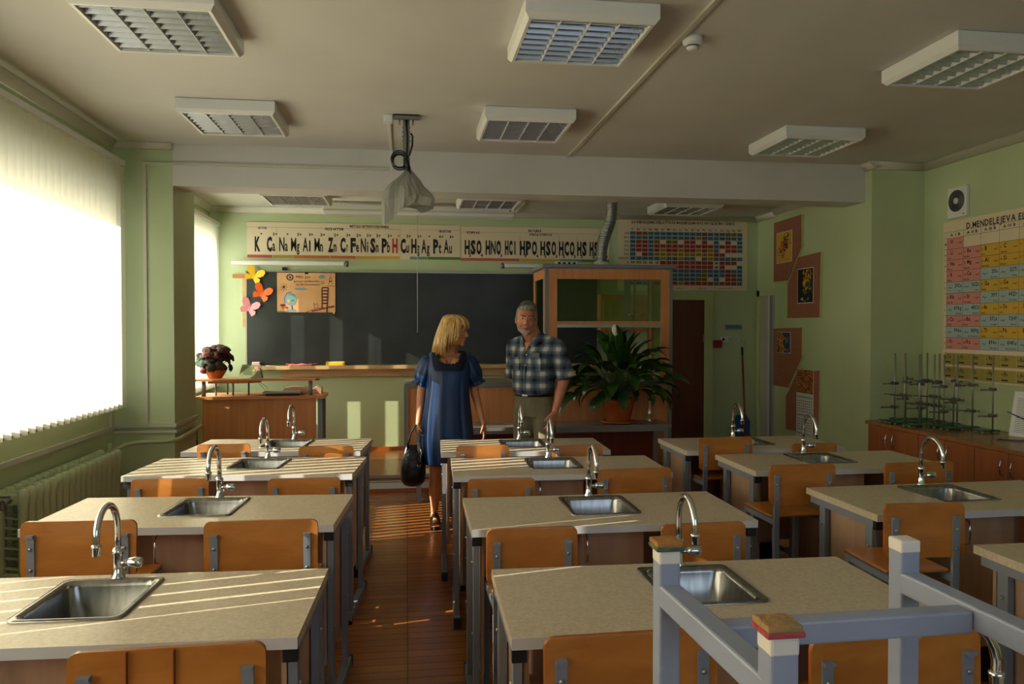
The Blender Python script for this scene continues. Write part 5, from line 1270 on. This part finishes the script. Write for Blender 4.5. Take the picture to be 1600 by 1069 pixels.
# mules
for x, y in ((-.105, -.03), (.06, .05)):
    s = MB().m('shoe', True)
    s.loft([[(x-.005+rx*math.cos(a*PI/8), yy+ry*math.sin(a*PI/8), z) for a in range(16)] for yy, z, rx, ry in ((y-.05, .0, .036, .112), (y-.05, .014, .038, .114), (y-.05, .016, .036, .11))])
    s.loft([[(x+.041*math.cos(t), yy, max(.008, .012+zz*math.sin(t))) for t in [PI*q/12 for q in range(13)]] for yy, zz in ((y-.135, .036), (y-.10, .052), (y-.05, .072), (y-.01, .088))], closed=False)
    s.box(x-.024, x+.022, y+.02, y+.055, 0, .055, bev=.006); s.build('shoe', wm)
# dress
s = MB().m('navy', True); n = 96; rings = []
rnd = random.Random(8)
def ring(z, hw, hd, cx, cy, fold, ph=0., zt=None):
    out = []
    for k in range(n):
        a = 2*PI*k/n; ca, sa = math.cos(a), math.sin(a)
        f = 1 + fold*(.55*math.sin(13*a+ph)+.35*math.sin(21*a+ph*1.7+1)+.3*math.sin(8*a+ph*.6+2))
        e = .82
        x = cx + hw*f*math.copysign(abs(ca)**e, ca); y = cy + hd*f*math.copysign(abs(sa)**e, sa)
        out.append((x, y, z if zt is None else zt(a, x-cx, z)))
    return out
def neck(a, x, z):     # low wide neckline in front, straps over the shoulders
    front = max(0, -math.sin(a)); u = min(1, abs(x)/.10)
    return 1.322 - .075*(1-u**4)*(front > 0) - .012*(1-u**2) + .004*math.cos(40*x*6)*(front > 0) - max(0, abs(x)-.12)*.5
rings.append([(p[0]*.97, p[1]*.97, p[2]-.002) for p in ring(1.32, .135, .062, 0, .012, 0, 0, neck)])
rings.append(ring(1.30, .150, .075, 0, .008, 0, 0, lambda a, x, z: neck(a, x, z)-.012))
rings.append(ring(1.225, .165, .10, 0, .0, .004, 0, lambda a, x, z: min(z, neck(a, x, z)-.02)))
for z, hw, hd, cx, cy, fo in ((1.17, .166, .112, 0, -.004, .012), (1.10, .160, .118, -.004, -.004, .022), (1.02, .160, .118, -.008, -.002, .03), (.93, .170, .122, -.012, 0, .035), (.84, .182, .13, -.014, 0, .04), (.74, .190, .14, -.012, 0, .046), (.64, .194, .148, -.01, 0, .05), (.55, .190, .152, -.008, 0, .055), (.49, .184, .152, -.006, 0, .06), (.468, .18, .150, -.006, 0, .06)):
    rings.append(ring(z, hw, hd, cx, cy, fo, .35*(1.17-z)))
rings.append([(p[0]*.98, p[1]*.98, p[2]+.004) for p in rings[-1]])
s.loft(rings, caps=(False, False)); dr = s.build('dress', wm); subsurf(dr, 1)
m_ = dr.modifiers.new('thick', 'SOLIDIFY'); m_.thickness = .003; m_.offset = -1
# lace yoke panel just proud of the dress front
s = MB().m('navylace', True); rr_ = []
for j in range(5):
    f = j/4; row = []
    for k in range(21):
        u = -1+2*k/20; x = .128*u; zt_ = neck(-PI/2, x, 0)-.006; zb_ = 1.185-.012*abs(math.sin(k*1.25)); z = zt_*(1-f)+zb_*f
        y = -.004 - (.078+.036*min(1, (1.31-z)/.1))*(1-abs(u)**3.2*.42) - .006
        row.append((x, y, z))
    rr_.append(row)
s.loft(rr_, closed=False); s.build('lace_yoke', dr)
# puff sleeves
for sg in (-1, 1):
    s = MB().m('navy', True); rings = []
    a0, a1 = V((sg*.128, .012, 1.285)), V((sg*.215, .03, 1.075)); d = (a1-a0).normalized(); xs = d.cross(V((0,1,0))).normalized(); ysd = d.cross(xs)
    for f, r, fo in ((0, .03, 0), (.05, .052, .02), (.2, .066, .05), (.45, .073, .06), (.7, .074, .07), (.88, .064, .05), (.94, .056, .03), (1.0, .062, .12), (1.05, .066, .16)):
        p = a0 + (a1-a0)*f
        rings.append([tuple(p + xs*r*(1+fo*math.sin(9*t+f*3+sg))*math.cos(t) + ysd*r*.95*(1+fo*math.sin(9*t+f*3+sg))*math.sin(t)) for t in [2*PI*q/40 for q in range(40)]])
    s.loft(rings, caps=(True, False)); sl = s.build('sleeve', dr); q = sl.modifiers.new('t', 'SOLIDIFY'); q.thickness = .003
# hair: inner volume + strands
s = MB().m('hair_w', True)
f = lambda x, y, z: hc + hR @ V((x, y, z))*.95
T4 = hR.to_4x4()
s.ball(f(0, .03, .055), (.083, .09, .078), 18, T4).ball(f(0, .055, -.02), (.08, .058, .10), 16, T4)
for sg in (-1, 1): s.ball(f(sg*.066, .022, -.03), (.02, .052, .09), 14, T4)
s.cap(f(-.045, -.062, .075), f(.045, -.062, .075), .018, .018).cap(f(0, -.03, .11), f(0, .03, .12), .02, .02)
hv = s.build('hair', wm); remesh(hv, .008, 6, .5)
s = MB().m('hair_w', True); rnd = random.Random(21)
for i in range(420):
    a = rnd.uniform(-.30*PI, 1.30*PI)            # around the head, leaving the face open
    L = rnd.uniform(1.0, 1.2); pts = []
    side = math.cos(a); back = math.sin(a)
    for q in range(9):
        t_ = q/8
        if t_ < .35:
            u = t_/.35; rr = .012 + (.078)*math.sin(u*PI/2); z = .135 - .05*u*u; x = side*rr; y = .02 + back*rr*1.08
        else:
            u = (t_-.35)/.65; rr = .09 + .016*math.sin(u*PI) + .045*u*u*(back > -.1); x = side*rr*(1-.06*u); y = .022 + back*rr*1.08 + .012*u; z = .085 - (.235*L)*u
            if back < -.25: z = .085 - .16*u*L
        w_ = .008*t_*math.sin(t_*8+i*1.7)
        pts.append(f(x+w_, y+w_*.7, z))
    s.tube(pts, [.003, .0045, .0055, .006, .0055, .005, .0045, .003, .0008], 5)
for i in range(60):   # fringe swept across the forehead
    u = rnd.uniform(-1, 1); pts = []
    for q in range(6):
        t_ = q/5; x = u*.05 + .02*t_*(1 if u > 0 else -.3); y = .0 - .1*math.sin(t_*PI/2)*(1-.12*u*u); z = .137 - .02*t_ - .075*t_*t_*rnd.uniform(.9, 1.1)
        pts.append(f(x, y, z))
    s.tube(pts, [.003, .004, .005, .005, .004, .001], 5)
s.build('hair_strand', hv)
s = MB().m('alu', True).tube([(-.045, -.02, 1.285), (-.02, -.062, 1.262), (0.005, -.078, 1.245), (.03, -.062, 1.262), (.055, -.02, 1.285)], .0014, 5).ball((.005, -.08, 1.24), (.005, .004, .007), 8); s.build('necklace', wm)
# handbag
t = thing('handbag', 'rounded black leather handbag with silver buckles, held in the hand of the woman', 'handbag', (.045, 5.80, .31))
s = MB().m('leather', True); n = 36; rings = []
for z, rx, ry in ((0, .045, .03), (.008, .065, .045), (.04, .088, .06), (.10, .094, .064), (.17, .09, .058), (.23, .078, .046), (.28, .062, .03), (.305, .052, .018), (.31, .04, .01)):
    rings.append([(rx*math.cos(2*PI*k/n)*(1+.02*math.sin(6*PI*k/n*2)), ry*math.sin(2*PI*k/n)*(1+.03*math.sin(10*PI*k/n)), z) for k in range(n)])
s.loft(rings); s.build('bag_body', t)
s = MB().m('leather', True)
top = V((.035, .02, .47))
for y in (-.022, .022):
    s.tube([(-.045, y, .27), (-.038, y*.9, .33), (-.01, y*.6, .41), (.02, .01+y*.4, .452), top, (.048, .02+y*.3, .44), (.052, y*.7, .38), (.05, y, .3), (.055, y, .25)], .0055, 8)
s.tube([(-.05, -.05, .23), (0, -.062, .2), (.05, -.05, .23)], .004, 6); s.build('handle', t)
s = MB().m('chrome', True)
for x in (-.045, .052): s.tube([(x+.012*math.cos(q*PI/6), -.04, .25+.016*math.sin(q*PI/6)) for q in range(13)], .0022, 6)
s.tube([(.03, -.058, .17), (.034, -.062, .152), (.05, -.06, .15), (.056, -.056, .168)], .002, 6).tube([(.05, -.05, .3), (.06, -.055, .26), (.055, -.06, .22), (.048, -.06, .19)], .004, 6).m('chrome').box(.03, .052, -.055, -.045, .27, .33, bev=.003); s.build('buckle', t)

# ---------------------------------------------------------------- the man
mn = thing('person', 'grey-haired bearded man in a plaid shirt and khaki trousers facing the camera', 'person', (1.0, 5.98, 0), -.66)
hc, hR = V((-.02, -.10, 1.560)), Rz(.66-.14) @ Ry(.08) @ Rx(.05)
s = MB().m('skin_m', True)
head(s, hc, hR, 1.06, True)
s.cap((0, .0, 1.38), (-.015, -.06, 1.50), .072, .068)
for sg in (-1, 1): s.cap((sg*.05, .01, 1.375), (sg*.165, .01, 1.345), .06, .055)
s.ball((0, 0, 1.22), (.15, .10, .16)).ball((0, -.02, 1.05), (.15, .12, .15)).ball((0, 0, .93), (.145, .115, .12))
s.cap((.19, .01, 1.345), (.245, .02, 1.09), .056, .045).cap((.245, .02, 1.09), (.228, -.085, .875), .045, .029).ball((.245, .022, 1.09), .046)
s.cap((.228, -.085, .875), (.225, -.09, .85), .028, .025)
hand(s, (.226, -.088, .865), (-.15, -.25, -1), (.9, -.4, .0), (-.3, -.95, .2), 1.05, .42, .12)
s.cap((-.19, .01, 1.345), (-.235, .10, 1.10), .056, .045).cap((-.235, .10, 1.10), (-.13, .16, .93), .045, .03)
hand(s, (-.13, .16, .93), (.7, .2, -.6), (0, 1, .3), (.5, .0, .8), 1.05, .5, .1)
for sg in (-1, 1): s.cap((sg*.085, 0, .86), (sg*.1, -.01, .46), .085, .058).cap((sg*.1, -.01, .46), (sg*.105, .02, .1), .056, .04)
body = s.build('body', mn); remesh(body, .0058, 4, .5)
face_parts(mn, hc, hR, 1.06, 'brow_m')
# shirt: torso and sleeves fused
s = MB().m('plaid', True)
s.ball((0, .0, 1.23), (.185, .125, .17), 24).ball((0, -.02, 1.08), (.172, .155, .16), 24).ball((0, -.022, 1.03), (.17, .155, .09), 24)
s.loft([[(hw*math.cos(2*PI*k/32), cy+hd*math.sin(2*PI*k/32), z) for k in range(32)] for z, hw, hd, cy in ((.985, .160, .132, -.008), (1.0, .168, .142, -.014), (1.06, .174, .152, -.02), (1.16, .182, .148, -.014), (1.26, .19, .13, -.004), (1.34, .185, .10, .005), (1.385, .13, .08, .01), (1.41, .075, .065, .005))])
for sg in (-1, 1): s.cap((sg*.06, .01, 1.40), (sg*.175, .01, 1.362), .056, .06)
s.cap((.188, .012, 1.345), (.252, .022, 1.155), .07, .072).cap((-.188, .012, 1.345), (-.23, .075, 1.155), .07, .070)
sh = s.build('shirt', mn); remesh(sh, .009, 5, .5)
# flare the sleeve openings: short cuffs
for c, d in (((.250, .022, 1.165), (.06, .01, -.19)), ((-.228, .073, 1.165), (-.05, .06, -.19))):
    c, d = V(c), V(d).normalized(); x = d.cross(V((0,1,0))).normalized(); y = d.cross(x)
    s = MB().m('plaid', True); s.loft([[tuple(c + d*h + x*r*math.cos(2*PI*k/28) + y*r*math.sin(2*PI*k/28)) for k in range(28)] for h, r in ((-.02, .066), (.02, .0735), (.06, .079), (.062, .077), (.03, .07))], caps=(False, False)); s.build('sleeve_cuff', sh)
# collar
s = MB().m('plaid', True)
for sg in (-1, 1):
    P = [(-.01+sg*.0, -.105, 1.365), (sg*.05-.01, -.105, 1.415), (sg*.078-.008, -.06, 1.46), (sg*.07, .02, 1.475), (0, .062, 1.48)]
    O_ = [(-.01+sg*.05, -.128, 1.335), (sg*.092-.005, -.095, 1.375), (sg*.11, -.03, 1.41), (sg*.09, .05, 1.425), (0, .085, 1.43)]
    s.loft([P, O_], closed=False)
cl = s.build('collar', sh); q = cl.modifiers.new('t', 'SOLIDIFY'); q.thickness = .004; subsurf(cl, 1)
# open neck
MB().m('skin_m', True).prism([(-.032, .04), (.022, .04), (-.006, -.03)], (0, -.118, 1.345), (1, 0, 0), (0, .35, 1), .004).build('neck_opening', mn)
s = MB().m('plaid', True)
for sg in (-1, 1):
    s = MB().m('plaid').box(sg*.095-.045, sg*.095+.045, -.163, -.155, 1.17, 1.265, Matrix.Translation((0, .0, 0)), .003).box(sg*.095-.047, sg*.095+.047, -.168, -.158, 1.245, 1.272, None, .003); s.build('chest_pocket', sh)
s = MB().m('plaid').box(-.018, .012, -.178, -.166, 1.02, 1.2, None, .003)
for z in (1.05, 1.13, 1.21, 1.29): s.m('trunk').lathe([(.006, 0), (.006, .003)], T=Matrix.Translation((-.003, -.172 + max(0, z-1.13)*.28, z)) @ Matrix.Rotation(PI/2, 4, 'X'), n=10)
s.build('button_band', sh)
o = MB().m('black').box(-.035, .03, -.006, .006, -.025, .03, None, .003).m('chrome').box(-.005, .015, -.009, -.006, -.03, -.01, None, .002).build('spectacle_case'); o.parent = mn; o.location = (.10, -.158, 1.28)
# trousers, belt
s = MB().m('khakitr', True)
s.loft([[(hw*math.cos(2*PI*k/28), cy+hd*math.sin(2*PI*k/28), z) for k in range(28)] for z, hw, hd, cy in ((.80, .165, .115, 0), (.88, .168, .125, 0), (.95, .162, .13, -.005), (1.0, .158, .128, -.008))])
for sg in (-1, 1):
    s.cap((sg*.085, 0, .86), (sg*.1, -.01, .46), .098, .078).cap((sg*.1, -.01, .46), (sg*.105, .015, .12), .076, .066)
    s.lathe([(.064, .04), (.068, .12), (.068, .2)], (sg*.105, .015, 0), 18)
tr = s.build('trousers', mn); remesh(tr, .01, 5, .5)
s = MB().m('shoe', True); s.loft([[(hw*math.cos(2*PI*k/28), cy+hd*math.sin(2*PI*k/28), z) for k in range(28)] for z, hw, hd, cy in ((.965, .166, .137, -.008), (.995, .164, .134, -.008))]); s.m('chrome').box(-.03, .02, -.152, -.144, .968, .994, None, .002); s.build('belt', mn)
for sg in (-1, 1):
    s = MB().m('shoe', True); x = sg*.108
    s.loft([[(x+rx*math.cos(2*PI*k/20), -.04+ry*math.sin(2*PI*k/20), z) for k in range(20)] for z, rx, ry in ((0, .048, .14), (.02, .05, .142), (.035, .047, .135), (.06, .042, .11))]); s.cap((x, .03, .06), (x, .0, .10), .05, .045); s.build('shoe', mn)
# hair and beard
f = lambda x, y, z: hc + hR @ V((x, y, z))*1.06; T4 = hR.to_4x4()
s = MB().m('hair_m', True); s.ball(f(0, .026, .052), (.082, .094, .082), 20, T4).ball(f(0, .055, .0), (.082, .07, .085), 16, T4).ball(f(0, -.035, .088), (.062, .05, .03), 14, T4)
for sg in (-1, 1): s.ball(f(sg*.066, -.0, .03), (.016, .032, .045), 12, T4)
hv = s.build('hair', mn); remesh(hv, .006, 2, .4)
s = MB().m('hair_m', True); rnd = random.Random(9)
for i in range(420):
    a = rnd.uniform(0, 2*PI); u = rnd.random()**.6; x = .068*u*math.cos(a); y = .01+.09*u*math.sin(a); z = .055+.082*math.sqrt(max(0, 1-u*u*.9))
    p = f(x, y, z); q = f(x*1.05+.003, y*1.02+.004, z+.009)
    s.tube([p, q], [.0028, .0008], 4)
s.build('hair_strand', hv)
s = MB().m('beard_m', True)
s.ball(f(0, -.038, -.075), (.051, .049, .033), 16, T4).ball(f(0, -.074, -.097), (.026, .019, .02), 14, T4)
for sg in (-1, 1): s.cap(f(sg*.061, -.005, -.03), f(sg*.046, -.045, -.072), .011, .013).cap(f(sg*.046, -.045, -.072), f(sg*.012, -.082, -.09), .013, .013).cap(f(sg*.004, -.1, -.045), f(sg*.03, -.082, -.055), .006, .005)
bd = s.build('beard', mn); remesh(bd, .005, 2, .4)

# ================================================================== LIGHT
def area(name, loc, rot, sx, sy, power, col):
    l = bpy.data.lights.new(name, 'AREA'); l.shape = 'RECTANGLE'; l.size = sx; l.size_y = sy; l.energy = power; l.color = col
    o = bpy.data.objects.new(name, l); COL.objects.link(o); o.location = loc; o.rotation_euler = rot; return o
sun = bpy.data.lights.new('sun', 'SUN'); sun.energy = SUN; sun.angle = math.radians(.2); sun.color = (1, .89, .75)
so = bpy.data.objects.new('sun', sun); COL.objects.link(so); so.rotation_euler = V((1, .22, -.5)).to_track_quat('-Z', 'Y').to_euler(); so.location = (-6, 3, 5)
area('window_sky_light', (-3.1, 2.75, 1.75), (0, -PI/2, 0), 2.0, 7.2, SKY, (1, .97, .93))
area('window_sky_light', (-2.9, 7.7, 1.7), (0, -PI/2, 0), 1.6, 1.6, SKYB, (1, .97, .9))
area('rear_window_light', (1.2, -1.95, 1.9), (PI/2, 0, 0), 3.0, 1.3, BACK, (.60, .76, 1))
w = bpy.data.worlds.new('World'); scene.world = w; w.use_nodes = True
bg = w.node_tree.nodes['Background']; sk = w.node_tree.nodes.new('ShaderNodeTexSky'); sk.sky_type = 'NISHITA'; sk.sun_disc = False; sk.sun_elevation = math.radians(26); sk.sun_rotation = math.radians(-78)
w.node_tree.links.new(sk.outputs[0], bg.inputs[0]); bg.inputs[1].default_value = WORLD
# camera
cd = bpy.data.cameras.new('camera'); cam = bpy.data.objects.new('camera', cd); COL.objects.link(cam)
cd.sensor_width = 36; cd.lens = 27.0; cd.clip_start = .05
yaw, pitch = math.radians(7.8), math.radians(-1.07)
cam.location = (0, 0, 1.5)
fwd = V((math.sin(yaw)*math.cos(pitch), math.cos(yaw)*math.cos(pitch), math.sin(pitch)))
cam.rotation_euler = fwd.to_track_quat('-Z', 'Y').to_euler()
scene.camera = cam
scene.view_settings.view_transform = 'Standard'; scene.view_settings.look = 'None'; scene.view_settings.exposure = EXPO; scene.view_settings.gamma = .97
cy = scene.cycles; cy.use_denoising = True; cy.max_bounces = 10; cy.diffuse_bounces = 6; cy.glossy_bounces = 4; cy.transmission_bounces = 6; cy.transparent_max_bounces = 12; cy.caustics_reflective = False; cy.caustics_refractive = False; cy.sample_clamp_indirect = 6
